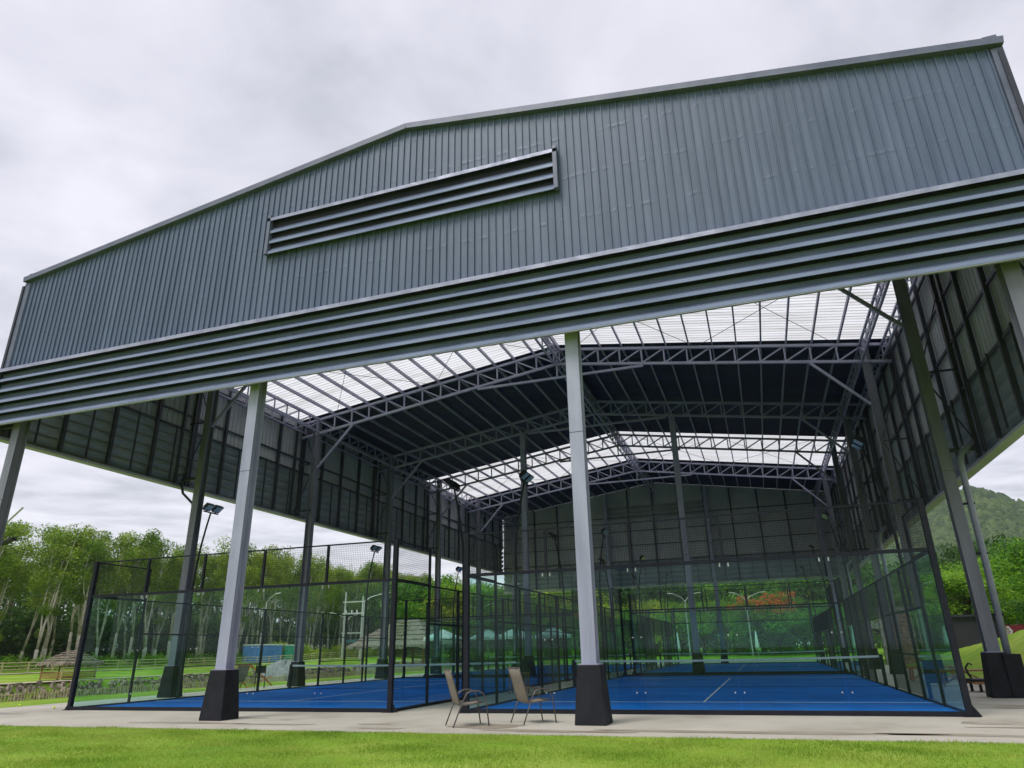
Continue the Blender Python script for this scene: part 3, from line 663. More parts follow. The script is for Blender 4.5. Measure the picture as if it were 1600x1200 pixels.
# ------------------------------------------------------------------ other furniture
def table(loc, rz, w_, d_, h_, label):
    t = empty('side_table', loc, label, 'table', rz=rz); O = Vector(loc)
    def bb(*a): return MB().box(*a)
    t.rotation_euler[2] = 0
    L = O
    MB().box(L.x-w_/2, L.x+w_/2, L.y-d_/2, L.y+d_/2, h_-.04, h_).build('table_top', M['wood'], t)
    for sx in (-1, 1):
        for sy in (-1, 1):
            a = L.x+sx*(w_/2-.04); b = L.y+sy*(d_/2-.04); MB().box(a-.022, a+.022, b-.022, b+.022, 0, h_-.04).build('leg', M['wood'], t)
    t.rotation_euler[2] = rz
    return t
table((-1.15, 7.2, 0), .1, .62, .5, .62, 'small brown wooden table in the gap between the two front courts')
def deck_chair(loc, rz, fabric, frame, label, name='deck_chair', cat='deck chair', group=None):
    c = empty(name, loc, label, cat, group); O = Vector(loc)
    def T(p): return tuple(O+Vector(p))
    for s in (-1, 1):
        MB().bar(T((-.55,s*.27,.0)), T((.45,s*.27,.42)), .035).build('frame_rail', frame, c)
        MB().bar(T((.5,s*.3,.0)), T((-.55,s*.3,.95)), .035).build('frame_rail', frame, c)
    MB().bar(T((-.55,-.3,.95)), T((-.55,.3,.95)), .035).bar(T((.45,-.3,.42)), T((.45,.3,.42)), .035).build('crossbar', frame, c)
    pr = [(-.55,.95),(-.40,.68),(-.22,.40),(-.02,.26),(.2,.28),(.45,.42)]; b = MB()
    for (x0_, z0_), (x1_, z1_) in zip(pr[:-1], pr[1:]): b.quad(T((x0_,-.25,z0_)), T((x0_,.25,z0_)), T((x1_,.25,z1_)), T((x1_,-.25,z1_)))
    o = b.build('sling', fabric, c); s_ = o.modifiers.new('t', 'SOLIDIFY'); s_.thickness = .01
    c.rotation_euler[2] = rz; return c
deck_chair((-15.6, 11.3, float(H(-15.6,11.3))), 2.6, M['greyfab'], M['orange'], 'orange framed deck chair with grey sling on the left lawn, nearest the front left column', group='deck chairs on the left lawn')
deck_chair((-15.9, 13.3, float(H(-15.9,13.3))), .6, M['greyfab'], M['orange'], 'orange framed deck chair on the left lawn, farther back, nearer the grey boulder', group='deck chairs on the left lawn')
def rock(name, c, r, mat, label, cat, seed=1):
    bm_v = []; bm_f = []; rr = random.Random(seed); n, k = 9, 14
    for i in range(n+1):
        ph = math.pi*i/n
        for j in range(k):
            th_ = 2*math.pi*j/k; q = 1+.12*math.sin(3*th_+ph*2+seed)+rr.uniform(-.05, .05)
            bm_v.append((c[0]+r[0]*q*math.sin(ph)*math.cos(th_), c[1]+r[1]*q*math.sin(ph)*math.sin(th_), c[2]+r[2]*q*math.cos(ph)))
    for i in range(n):
        for j in range(k): bm_f.append((i*k+j, (i+1)*k+j, (i+1)*k+(j+1) % k, i*k+(j+1) % k))
    return tag(mesh_obj(name, bm_v, bm_f, mat, None, True), label, cat)
rock('boulder', (-20.6, 21.5, -.15), (1.5, 1.0, 1.1), M['greyfab'], 'rounded grey boulder at the pond edge behind the deck chairs', 'boulder')
def simple_chair(loc, rz):
    c = empty('folding_chair', loc, 'black folding chair standing on the paving left of the front left court', 'chair'); O = Vector(loc)
    T = lambda p: tuple(O+Vector(p))
    MB().box(O.x-.2, O.x+.2, O.y-.2, O.y+.2, O.z+.43, O.z+.46).build('seat', M['plinth'], c)
    MB().box(O.x-.22, O.x-.20, O.y-.2, O.y+.2, O.z+.6, O.z+.9).build('backrest', M['plinth'], c)
    for s in (-1, 1):
        MB().tube([T((.2,s*.2,0)), T((-.22,s*.2,.92))], .012, 6).build('leg', M['black'], c); MB().tube([T((-.22,s*.19,0)), T((.18,s*.19,.45))], .012, 6).build('leg', M['black'], c)
    c.rotation_euler[2] = rz
simple_chair((-14.35, 11.2, 0), 2.2)
# lounger and benches right of the right court
def lounger(loc, rz, label):
    c = empty('sun_lounger', loc, label, 'sun lounger'); O = Vector(loc); T = lambda p: tuple(O+Vector(p))
    for s in (-1, 1):
        MB().bar(T((-1.0,s*.32,.30)), T((1.0,s*.32,.30)), .05, .09).build('side_rail', M['wood'], c)
        for x_ in (-.85, .85): MB().bar(T((x_,s*.32,0)), T((x_,s*.32,.26)), .06).build('leg', M['black'], c)
    b = MB()
    for x_ in np.linspace(-.95, .95, 14): b.box(O.x+x_-.05, O.x+x_+.05, O.y-.31, O.y+.31, O.z+.315, O.z+.335)
    b.build('slat_bed', M['wood'], c)
    o = MB().box(O.x-1.0, O.x+1.0, O.y-.3, O.y+.3, O.z+.34, O.z+.44).build('cushion', M['black'], c); bv = o.modifiers.new('b', 'BEVEL'); bv.width = .04; bv.segments = 3
    MB().tube([T((-.75,.3,.3)),T((-.85,.3,.55)),T((-.9,.3,.8)),T((-.8,.3,.95)),T((-.72,.3,.9))], .03, 8).build('armrest', M['black'], c, True)
    c.rotation_euler[2] = rz; c.scale = (1, 1, .75)
lounger((12.75, 7.75, 0), .12, 'low wooden lounger with black cushion behind the right column plinth')
tag(MB().tube([(x__, y__, float(H(x__, y__))+.03) for x__, y__ in ((13.7,11.0),(13.9,12.2),(14.3,13.2),(14.9,13.6),(15.4,12.8),(15.3,11.4),(15.8,10.2),(16.8,9.4),(17.6,10))], .035, 8).build('garden_hose', M['orange'], None, True), 'orange-red hose lying across the grass mound behind the right column', 'hose')
def bench(loc, rz, label, mat):
    c = empty('wooden_bench', loc, label, 'bench', 'wooden benches right of the courts'); O = Vector(loc)
    MB().box(O.x-.8, O.x+.8, O.y-.2, O.y+.2, O.z+.42, O.z+.47).build('seat', mat, c)
    for x_ in (-.7, .7):
        for y_ in (-.15, .15): MB().bar((O.x+x_,O.y+y_,O.z), (O.x+x_*.95,O.y+y_,O.z+.42), .05).build('leg', mat, c)
    MB().bar((O.x-.68,O.y,O.z+.05),(O.x,O.y,O.z+.4),.04).bar((O.x+.68,O.y,O.z+.05),(O.x,O.y,O.z+.4),.04).build('brace', mat, c)
    c.rotation_euler[2] = rz
bench((12.3, 10.4, 0), .15, 'reddish wooden bench beside the right court, closer to the lounger', M['wood'])
bench((12.1, 14.2, 0), .1, 'orange brown wooden bench farther back along the right court', M['orange'])
for i, (x_, y_) in enumerate(((-12.9, .3), (-15.6, 1.35))):
    z_ = float(H(x_, y_)) if x_ < -15.2 else 0
    rock('tennis_ball', (x_, y_, z_+.034), (.033,)*3, M['tennis'], ['yellow ball lying on the paving by the left court corner', 'yellow ball lying in the grass left of the paving'][i], 'ball', 0)

# ------------------------------------------------------------------ trees
def leaves(centres, radii, n, size, seed, flat=.6, ztilt=.5):
    g = np.random.default_rng(seed); C = np.asarray(centres); Rr = np.asarray(radii)
    k = g.integers(0, len(C), n); d = g.normal(size=(n, 3)); d /= np.linalg.norm(d, axis=1)[:, None]
    rad = g.random(n)**.45
    P = C[k]+d*rad[:, None]*Rr[k][:, None]*np.array([1, 1, flat])
    nrm = g.normal(size=(n, 3))*(1-ztilt)+np.array([0, 0, ztilt])+d*.3; nrm /= np.linalg.norm(nrm, axis=1)[:, None]
    a = np.cross(nrm, g.normal(size=(n, 3))); a /= np.linalg.norm(a, axis=1)[:, None]; b = np.cross(nrm, a)
    s = size*g.uniform(.6, 1.3, n)[:, None]
    q = np.stack([P-a*s, P-b*s*.45, P+a*s, P+b*s*.45], 1)
    return q.reshape(-1, 3), np.arange(4*n).reshape(n, 4)
def make_rubber(seed):
    rr = random.Random(seed); t = empty('plantation_tree', (0, 0, 0), 'x', 'tree', 'pale-trunked trees of the plantation left of the hall')
    tr = MB(); hf = rr.uniform(1.0, 3.6); lean = rr.uniform(-.02, .05); base = Vector((lean*hf, rr.uniform(-.03, .08)*hf, hf))
    tr.tube([(0,0,-.3),(0,0,.1),tuple(base*.6),tuple(base)], [.22,.17,.15,.14], 7)
    cent = []; rad = []
    for k_ in range(rr.choice((2, 2, 3))):
        az = rr.uniform(0, 6.28); sp = rr.uniform(.08, .20); hh = rr.uniform(9, 11.5)
        p = [base]; 
        for j in range(1, 6):
            q = base+Vector((math.cos(az)*sp, math.sin(az)*sp, 1))*((hh-hf)*j/5); q += Vector((rr.uniform(-.15,.15), rr.uniform(-.15,.15), 0)); p.append(q)
        tr.tube(p, [.10,.085,.07,.055,.045,.03], 6)
        for j in (3, 4, 5):
            for _ in range(2):
                az2 = rr.uniform(0, 6.28); e_ = p[j]+Vector((math.cos(az2)*rr.uniform(.6,1.5), math.sin(az2)*rr.uniform(.6,1.5), rr.uniform(.5,1.6)))
                tr.tube([p[j], e_], [.03, .012], 4, cap=False); cent.append(e_); rad.append(rr.uniform(.8, 1.3))
        cent.append(p[5]+Vector((0,0,.9))); rad.append(rr.uniform(.8, 1.2))
        if rr.random() < .3: cent.append(p[2]+Vector((rr.uniform(-.5,.5), rr.uniform(-.5,.5), .3))); rad.append(.55)
    if rr.random() < .15: cent.append(Vector((rr.uniform(-.6,.6), rr.uniform(-.6,.6), rr.uniform(1.5, 3)))); rad.append(.5)
    tr.build('trunk', M['trunk'], t, True)
    v, f = leaves([tuple(c_) for c_ in cent], [q*1.05 for q in rad], 5200, .125, seed, .9); mesh_obj('crown', v, f, M['leaf'], t)
    return t
protos = [make_rubber(s) for s in range(7)]; used = set()
def place(protos_, i, loc, rz, sc, label, group=None):
    p = protos_[i]
    t = p if id(p) not in used else copy_tree(p); used.add(id(p))
    t.location = loc; t.rotation_euler[2] = rz; t.scale = sc if isinstance(sc, tuple) else (sc, sc, sc)
    tag(t, label, None, group); return t
ORD = 'first second third fourth fifth sixth seventh eighth ninth tenth eleventh twelfth thirteenth fourteenth fifteenth sixteenth seventeenth eighteenth nineteenth twentieth twenty-first twenty-second twenty-third twenty-fourth twenty-fifth twenty-sixth twenty-seventh twenty-eighth twenty-ninth thirtieth thirty-first thirty-second thirty-third thirty-fourth'.split()
rr = random.Random(11); ntree = 0
for row, (xr_, sp) in enumerate(((-54.5, 4.4), (-58.5, 4.2), (-63, 4.4), (-68, 4.6))):
    y_ = 18+row*1.5
    ni = 0
    while y_ < 150:
        xx = xr_+rr.uniform(-1, 1); yy = y_+rr.uniform(-1, 1)
        hs = 1.02-.0*row+rr.uniform(-.12, .12)
        place(protos, rr.randrange(7), (xx, yy, float(H(xx, yy))), rr.uniform(0, 6.28), (1.05, 1.05, hs*(.92+.08*min(1, max(0, (yy-25)/35)))*(1+max(0, yy-60)*.0016)),
              ['slender pale-trunked tree in the front plantation row behind the rail fence, %s from the left' % ORD[ni], 'pale-trunked tree in the second plantation row, %s from the left' % ORD[ni], 'pale-trunked tree half hidden in the third plantation row', 'pale-trunked tree half hidden at the back of the plantation'][row])
        y_ += sp; ntree += 1; ni += 1
# far wood behind the rows: one uncountable mass
def wood(name, pts, n, size, mat, seed):
    v, f = leaves([p[:3] for p in pts], [p[3] for p in pts], n, size, seed, .9, .3); o = mesh_obj(name, v, f, mat)
    return tag(o, kind='stuff')
g = random.Random(21)
wp = [(g.uniform(-95, -74), g.uniform(10, 260), g.uniform(1.5, 12.5), g.uniform(2, 3.4)) for _ in range(520)]
wood('far_forest', wp, 90000, .36, M['leaf_d'], 5)
tk = MB()
for _ in range(420):
    x_, y_ = g.uniform(-90, -70), g.uniform(15, 200); z_ = float(H(x_, y_)); tk.tube([(x_, y_, z_-.3), (x_+g.uniform(-1,1), y_+g.uniform(-1,1), z_+g.uniform(8, 12))], [.12, .05], 5, cap=False)
tag(tk.build('far_forest', M['bark']), kind='stuff')  # dark bark here paints the shade deep in the wood onto the trunks
# undergrowth along the plantation edge
wp = [(g.uniform(-54, -51.5), g.uniform(18, 150), float(H(-52, 0))+g.uniform(.1, .7), g.uniform(.5, 1.0)) for _ in range(260)]
wood('undergrowth', wp, 26000, .13, M['leaf_b'], 6)
wp = [(g.uniform(-53, -51.5), 56+g.uniform(-9, 9), g.uniform(.6, 3.2), g.uniform(.6, 1.2)) for _ in range(0)]
wp = [(g.uniform(-70, 45), g.uniform(96, 112), g.uniform(.8, 10.5), g.uniform(1.6, 2.8)) for _ in range(420)]
wood('far_forest', wp, 60000, .30, M['leaf_d'], 15)
wp = [(g.uniform(-24, 22), g.uniform(73, 77), g.uniform(.3, 2.6), g.uniform(.9, 1.5)) for _ in range(150)]
wood('shrubbery', wp, 22000, .17, M['leaf_b'], 16)
wp = [(g.uniform(-73, -69.5), g.uniform(12, 190), g.uniform(.8, 6), g.uniform(1.2, 2.2)) for _ in range(950)]
wood('far_forest', wp, 125000, .28, M['leaf_d'], 17)
# hedge
hp = [(-50.5+g.uniform(-.6, .6), y__, g.uniform(.9, 2.3), .75) for y__ in np.arange(59, 92, .45)]
v, f = leaves([p[:3] for p in hp], [p[3] for p in hp], 16000, .14, 8, 1, .3)
tag(mesh_obj('hedge', v, f, M['leaf_y']), 'clipped yellow-green hedge behind the rail fence, right of the blue container', 'hedge')
def make_bushy(seed, mat, bark='bark', h_=7, r_=3.2, n=5200, size=.16, flat=.62, layered=False, extra=None):
    rr = random.Random(seed); t = empty('broadleaf_tree', (0, 0, 0), 'x', 'tree')
    tr = MB(); hf = h_*.22; tr.tube([(0,0,-.3),(0,0,.3),(rr.uniform(-.15,.15),rr.uniform(-.1,.1),hf)], [.3,.22,.18], 8)
    cent = []; rad = []
    for k_ in range(11):
        az = k_*2.4+rr.uniform(-.3,.3); el = rr.uniform(.25, 1.25); L_ = rr.uniform(.6, 1)*r_*1.15
        e_ = Vector((math.cos(az)*math.cos(el)*L_, math.sin(az)*math.cos(el)*L_, hf+math.sin(el)*(h_-hf)*.82))
        mid = Vector((e_.x*.45, e_.y*.45, hf+(e_.z-hf)*.6)); tr.tube([(0,0,hf-.2), mid, e_], [.11,.07,.03], 6, cap=False)
        for _ in range(4):
            cc = e_+Vector((rr.uniform(-1,1), rr.uniform(-1,1), rr.uniform(-.7,.6)))*r_*.42; cent.append(tuple(cc)); rad.append(rr.uniform(.28,.42)*r_)
            tr.tube([mid, tuple(cc)], [.04,.012], 4, cap=False)
    if layered:      # feathery layers: flat, wide sprays
        rad = [q*1.15 for q in rad]
    tr.build('trunk', M[bark], t, True)
    v, f = leaves(cent, rad, n, size, seed, .33 if layered else flat, .72 if layered else .45); mesh_obj('crown', v, f, M[mat], t)
    if extra:
        sel = [c_ for c_ in cent if c_[2] > h_*.55]; v, f = leaves([(a, b, c_+.45) for a, b, c_ in sel], [r_*.3]*len(sel), 1500, .2, seed+1, .4, .6); mesh_obj('blossom', v, f, M[extra], t)
    return t
# garden trees behind the hall
pb_ = [make_bushy(31, 'leaf_b'), make_bushy(32, 'leaf_y', h_=6), make_bushy(33, 'leaf_d', h_=7.5), make_bushy(34, 'leaf_b', h_=6, r_=3.6)]
kinds = ['bright green bushy tree', 'yellow-green bushy tree', 'dark green bushy tree', 'broad bright green tree']
rr = random.Random(5)
for i in range(26):
    x_ = -46+i*2.9; y_ = 84+rr.uniform(-5, 6)
    if x_ > 24: y_ = 70+rr.uniform(-4, 4)
    q = rr.randrange(4); s = rr.uniform(1.55, 1.85)
    place(pb_, q, (x_, y_, .3), rr.uniform(0, 6.28), s, kinds[q]+' in the back garden row behind the hall, %s from the left' % ORD[i], 'garden trees behind the hall')
for i in range(13):
    x_ = -19+i*2.7; y_ = 70+rr.uniform(-2, 3); q = rr.choice((0, 1, 3, 3))
    place(pb_, q, (x_, y_, .2), rr.uniform(0, 6.28), rr.uniform(.85, 1.05), 'low '+kinds[q]+' in front of the back garden row, %s from the left' % ORD[i], 'low garden trees behind the hall')
ft = make_bushy(41, 'leaf_b', h_=6.6, r_=3.2, extra='flower'); ft.location = (7.2, 66, .2); tag(ft, 'tree with orange-red blossom seen through the rear of the hall', 'tree')
# feathery trees on the right
pr_ = [make_bushy(51, 'leaf_b', h_=6.2, r_=3.9, n=15000, size=.12, layered=True), make_bushy(52, 'leaf_b', h_=5.6, r_=3.4, n=14000, size=.12, layered=True)]
RT = [(24.2, 33, 0, 1.06, 'large feathery green tree at the right edge of the photo behind the grass mound'), (27.5, 38, 1, 1.15, 'feathery green tree half out of frame at the right, behind the large one'),
      (20.0, 42, 1, 1.05, 'feathery green tree behind the dark shed'), (16.6, 46, 0, .98, 'feathery green tree seen between the court corner post and the right column'),
      (24.5, 50, 0, 1.2, 'feathery green tree farther back beyond the shed roof'), (18.5, 58, 1, 1.1, 'feathery green tree near the rear right corner of the hall'), (31, 46, 1, 1.1, 'feathery green tree far right behind the banner')]
for x_, y_, q, s, lab in RT: place(pr_, q, (x_, y_, float(H(x_, y_))-.5), x_*1.7, s, lab)
# dark shed, banner, carved wall, canopy on the right
sh = empty('garden_shed', (19.6, 37.6, 0), 'low dark flat-roofed shed behind the grass mound, right of the court corner post', 'shed')
MB().box(17.0, 20.4, 37, 41, .2, 2.72).build('wall', M['shed'], sh); MB().box(16.8, 20.55, 36.8, 41.2, 2.72, 2.84).build('roof', M['steel_d'], sh)
MB().box(19.5, 20.1, 36.96, 36.99, 2.0, 2.4).build('vent', M['black'], sh)
bn = empty('banner', (24, 37.5, 0), 'long maroon banner with a white round crest behind the mound on the right', 'banner')
MB().box(20.45, 30, 37.4, 37.46, .9, 2.16).build('banner_cloth', M['maroon'], bn)
cr_ = MB(); n = 24; pts = []
for i in range(n):
    t_ = 2*math.pi*i/n; r_ = .31*(1+.07*math.cos(6*t_)); pts.append((20.93+r_*math.cos(t_), 37.39, 1.80+r_*1.0*math.sin(t_)))
cr_.poly(pts[::-1]); crest = cr_.build('crest', M['white'], bn)
c2 = MB()
for j, (z, a) in enumerate(((1.97, .15), (1.89, .21), (1.80, .24), (1.71, .21), (1.62, .15))):
    for i in range(-3, 4):
        xx = 20.93+i*.07
        if abs(i*.07) < a: c2.box(xx-.022, xx+.022, 37.375, 37.385, z-.026, z+.026)
c2.poly([(20.83, 37.38, 2.03), (21.03, 37.38, 2.03), (20.93, 37.38, 2.10)]); c2.build('crest_marks', M['maroon'], crest)
for x_ in (20.5, 23.6, 26.2, 28.8): MB().box(x_-.03, x_+.03, 37.47, 37.53, .5, 2.2).build('banner_post', M['black'], bn)
cw = empty('carved_wall', (15.5, 36, 0), 'carved brownish stone relief wall seen through the right court side', 'wall')
MB().box(13.9, 16.1, 36, 36.3, .0, 3.0).build('panel', M['brick'], cw)
for x_ in (13.8, 16.2): MB().box(x_-.15, x_+.15, 35.9, 36.4, 0, 3.2).build('pillar', M['stone'], cw)
MB().box(13.6, 16.4, 35.9, 36.4, 3.2, 3.4).build('coping', M['stone'], cw)
def parasol(loc, label, s=1.35, h_=2.5, name='parasol'):
    p = empty(name, loc, label, 'parasol', 'white parasols beyond the courts'); O = Vector(loc)
    b = MB()
    n0 = [(O.x+sx*s, O.y+sy*s, O.z+h_) for sx, sy in ((-1,-1),(1,-1),(1,1),(-1,1))]; ap = (O.x, O.y, O.z+h_+.75)
    for i in range(4): b.poly([n0[i], n0[(i+1) % 4], ap]); a, c_ = n0[i], n0[(i+1) % 4]; b.quad((a[0],a[1],a[2]-.22), (c_[0],c_[1],c_[2]-.22), c_, a)
    b.build('canopy', M['canopy'], p); MB().tube([tuple(O), (O.x, O.y, O.z+h_+.7)], .03, 8).build('pole', M['greypole'], p)
    MB().frustum(O.x, O.y, O.z, O.z+.12, .6, .6, .5, .5).build('base', M['stone'], p)
for x_, y_, lab in ((-21.5, 46, 'white square parasol in front of the thatched pavilion'), (-18.6, 50, 'white square parasol, first to the right of the thatched pavilion'), (-15.2, 48, 'white square parasol, second to the right of the thatched pavilion'), (-11.8, 49, 'white square parasol, third to the right of the thatched pavilion'), (15.2, 44.5, 'white parasol seen through the right court side wall')):
    parasol((x_, y_, -1.3 if False else .0), lab)
def folded(loc, lab):
    p = empty('folded_parasol', loc, lab, 'parasol', 'folded parasols behind the rear court'); O = Vector(loc)
    MB().tube([(O.x,O.y,O.z+.9),(O.x,O.y,O.z+1.3),(O.x,O.y,O.z+2.2),(O.x,O.y,O.z+2.6)], [.22,.19,.10,.02], 10).build('canopy', M['canopy'], p, True)
    MB().tube([tuple(O), (O.x,O.y,O.z+1.0)], .03, 8).build('pole', M['greypole'], p)
folded((-1.5, 57, 0), 'folded white parasol behind the rear right court, left of the middle column'); folded((5.8, 57, 0), 'folded white parasol behind the rear right court, right of the middle column')
# thatched buildings
def hip(b, x0, x1, y0, y1, z0, z1, ins, th_=.25, n=18, seed=1):
    rr = random.Random(seed)
    cx0, cx1 = x0+ins, x1-ins; cy = (y0+y1)/2
    pts = [(x0,y0),(x1,y0),(x1,y1),(x0,y1)]; rid = [(cx0,cy),(cx1,cy)]
    faces = [((x0,y0),(x1,y0),(cx1,cy),(cx0,cy)), ((x1,y0),(x1,y1),(cx1,cy),(cx1,cy)), ((x1,y1),(x0,y1),(cx0,cy),(cx1,cy)), ((x0,y1),(x0,y0),(cx0,cy),(cx0,cy))]
    for A, B, C, D in faces:
        rows = 6
        for r_ in range(rows):
            for i in range(n):
                t0, t1 = i/n, (i+1)/n; s0, s1 = r_/rows, (r_+1.35)/rows; s1 = min(s1, 1)
                def P(t_, s_, lift):
                    ex, ey = A[0]+(B[0]-A[0])*t_, A[1]+(B[1]-A[1])*t_; tx, ty = D[0]+(C[0]-D[0])*t_, D[1]+(C[1]-D[1])*t_
                    return (ex+(tx-ex)*s_, ey+(ty-ey)*s_, z0+(z1-z0)*s_**.92+lift)
                j = rr.uniform(-.05, .03)
                b.quad(P(t0, s0, .10+j), P(t1, s0, .10+j), P(t1, s1, .0), P(t0, s1, .0))
                if r_ == 0:
                    a_, c_ = P(t0, 0, .1+j), P(t1, 0, .1+j); d_ = rr.uniform(.1, th_+.1); b.quad((a_[0],a_[1],a_[2]-d_), (c_[0],c_[1],c_[2]-d_), c_, a_)
hx, hy = -39.2, 22.8; hz = float(H(hx, hy))
hut = empty('bamboo_hut', (hx, hy, hz), 'small bamboo hut with thatched roof on the far pond bank at the left', 'hut')
b = MB(); hip(b, hx-1.25, hx+1.25, hy-1.6, hy+1.6, hz+1.0, hz+1.9, .9, .12); 
b2 = MB(); 
b.build('roof', M['thatch'], hut); b2.poly([(hx-1.25,hy-1.6,hz+1.0),(hx-1.25,hy+1.6,hz+1.0),(hx+1.25,hy+1.6,hz+1.0),(hx+1.25,hy-1.6,hz+1.0)]).build('ceiling', M['wood'], hut)
for sx in (-1, 1):
    for sy in (-1, 0, 1): MB().tube([(hx+sx*.95,hy+sy*1.3,hz-.1),(hx+sx*.95,hy+sy*1.3,hz+1.05)], .05, 6).build('post', M['bamboo'] if sx > 0 else M['wood'], hut)
MB().box(hx-1, hx+1, hy-1.35, hy+1.35, hz+.12, hz+.18).build('floor', M['wood'], hut)
wl_ = MB()
for z in np.arange(.15, .52, .07): wl_.box(hx+.93, hx+.97, hy-1.3, hy+1.3, hz+z, hz+z+.045); wl_.box(hx-1, hx+1, hy-1.33, hy-1.29, hz+z, hz+z+.045)
wl_.build('railing', M['wood'], hut)
px, py = -26.8, 49.5
pz = float(H(px, py))
pa = empty('thatched_pavilion', (px, py, pz), 'big round-hipped thatched pavilion beyond the front left court', 'pavilion')
b = MB(); hip(b, px-4.3, px+4.3, py-4.3, py+4.3, 1.9, 4.45, 3.4, .3, 26, 3); b.build('roof', M['thatch'], pa)
lat = MB()
for i in range(7):
    t_ = .32+.06*i; 
    for q in (0, 1):
        s0 = .18; s1 = .85; ex = px-4.3+8.6*t_; tx = px-.9+1.8*t_
        def Q(s_, e=ex, t2=tx): return (e+(t2-e)*s_, py-4.3+4.3*s_-.06, 1.9+2.55*s_**.92+.16)
        lat.bar(Q(s0), Q(s1), .05)
for k_ in range(6):
    s_ = .2+.12*k_; zz = 1.9+2.55*s_**.92+.17; yy = py-4.3+4.3*s_-.07
    def QX(t_): e = px-4.3+8.6*t_; t2 = px-.9+1.8*t_; return e+(t2-e)*s_
    lat.bar((QX(.32), yy, zz), (QX(.68), yy, zz), .05)
lat.build('bamboo_lattice', M['bamboo'], pa)
for sx in (-3.2, -1.1, 1.1, 3.2):
    for sy in (-3.2, 3.2): MB().tube([(px+sx,py+sy,pz-.2),(px+sx,py+sy,2.3)], .12, 8).build('post', M['wood'], pa)
MB().box(px-3.6, px+3.6, py-3.6, py+3.6, pz-.3, max(pz+.2, .1)).build('plinth', M['stone'], pa)
# fences
fn = empty('rail_fence', (-48, 30, .4), 'pale bamboo rail fence running along the foot of the plantation', 'fence')
yy = 14.; k_ = 0
while yy < 118:
    z_ = float(H(-48, yy)); MB().tube([(-48, yy, z_-.1), (-48, yy, z_+.82)], .045, 6).build('post', M['bamboo'], fn); yy += 2.1
for hgt in (.28, .52, .76):
    MB().tube([(-47.95, y_, float(H(-48, y_))+hgt+.02*math.sin(y_)) for y_ in np.arange(13, 119, 3.)], .032, 5).build('rail', M['bamboo'], fn)
sf = MB(); rr = random.Random(9)
for y_ in np.arange(2, 48, .12):
    h_ = rr.uniform(.24, .34); x_ = -19.6+.3*math.sin(y_*.21); z_ = float(H(x_, y_)); sf.tube([(x_, y_, z_-.1), (x_+rr.uniform(-.02,.02), y_+rr.uniform(-.02,.02), z_+h_)], .022, 5)
sf.tube([(-19.6+.3*math.sin(y_*.21), y_, float(H(-19.6, y_))+.24) for y_ in np.arange(2, 48, 1.)], .012, 4)
tag(sf.build('stake_fence', M['bamboo']), 'ankle-high fence of thin wooden stakes along the near pond edge', 'fence')
# containers and small sheds beyond the fence
def contain(x0, y0, L_, mat, label, h_=1.9):
    z_ = float(H(x0, y0)); c = empty('storage_container', (x0, y0, z_), label, 'container')
    P = profile(y0, y0+L_, .3, .04)
    corr('side_wall', P, lambda u: z_, lambda u: z_+h_, lambda u, o, z: (x0+1.2+o, u, z), mat, c)
    MB().box(x0-1.2, x0+1.19, y0, y0+L_, z_, z_+h_).build('body', mat, c); MB().box(x0-1.25, x0+1.25, y0-.05, y0+L_+.05, z_+h_, z_+h_+.12).build('roof', M['white'], c)
    MB().box(x0+1.25, x0+1.28, y0+.3, y0+1.2, z_+.15, z_+h_-.25).build('door', mat, c)
contain(-51, 56.5, 4.2, M['bluebox'], 'bright blue container behind the rail fence')
contain(-51, 61.5, 3.6, M['greenbox'], 'teal green covered container next to the blue one', 1.75)
tr_ = empty('long_shed', (-56, 92, .6), 'low long shed with teal roof behind the hedge', 'shed')
MB().box(-53.4, -52.4, 82, 104, .5, 2.9).build('wall', M['brick'], tr_); MB().box(-53.8, -52, 81.5, 104.5, 2.9, 3.3).build('roof', M['tealroof'], tr_)
# utility poles and street lamps
up_ = empty('utility_pole', (-45.7, 70, .3), 'twin concrete utility pole with crossarms in front of the plantation', 'utility pole')
for x_ in (-47.1, -44.4): MB().tube([(x_, 70, 0), (x_+.05, 70, 9.2 if x_ < -46 else 8.6)], [.16, .11], 8).build('pole', M['conpole'], up_)
for z in (7.9, 6.4, 3.9): MB().box(-47.4, -44.1, 69.93, 70.07, z-.08, z+.08).build('crossarm', M['conpole'], up_)
for x_ in (-46.9, -46, -45.2): MB().tube([(x_, 70, 6.48), (x_, 70, 6.85)], .09, 8).build('insulator', M['white'], up_)
def lamp(loc, h_, arms, label):
    l = empty('street_lamp', loc, label, 'street lamp', 'pale street lamps left of the hall'); O = Vector(loc)
    MB().tube([tuple(O), (O.x, O.y, O.z+h_)], [.07, .05], 8).build('pole', M['greypole'], l)
    for (ax, ay) in arms:
        e_ = (O.x+ax, O.y+ay, O.z+h_+.75); MB().tube([(O.x,O.y,O.z+h_-.1),(O.x+ax*.3,O.y+ay*.3,O.z+h_+.35),e_], [.04,.035,.03], 6).build('arm', M['greypole'], l)
        a = math.atan2(ay, ax); d = Vector((math.cos(a), math.sin(a), .1)); MB().bar(e_, tuple(Vector(e_)+d*.6), .2, .06).build('lamp_head', M['white'], l)
lamp((-40.5, 60, .1), 5.0, ((-1.1, -1.0), (1.1, 1.0)), 'twin armed pale lamp post left of the utility pole')
lamp((-33.5, 52, .0), 6.6, ((1.9, .9),), 'single curved arm lamp post just left of the thatched pavilion')
lamp((-41, 45.5, .1), 6.3, ((1.2, -.2),), 'single arm lamp post in front of the plantation, beside the left front column')
lamp((-23.5, 60, .1), 5.4, ((1.3, .2), (-1.3, -.2)), 'twin armed pale lamp post behind the thatched pavilion')
lamp((-1.0, 63, .3), 5.6, ((1.2, .3), (-1.2, -.2)), 'twin armed pale lamp post behind the rear wall opening, left one')
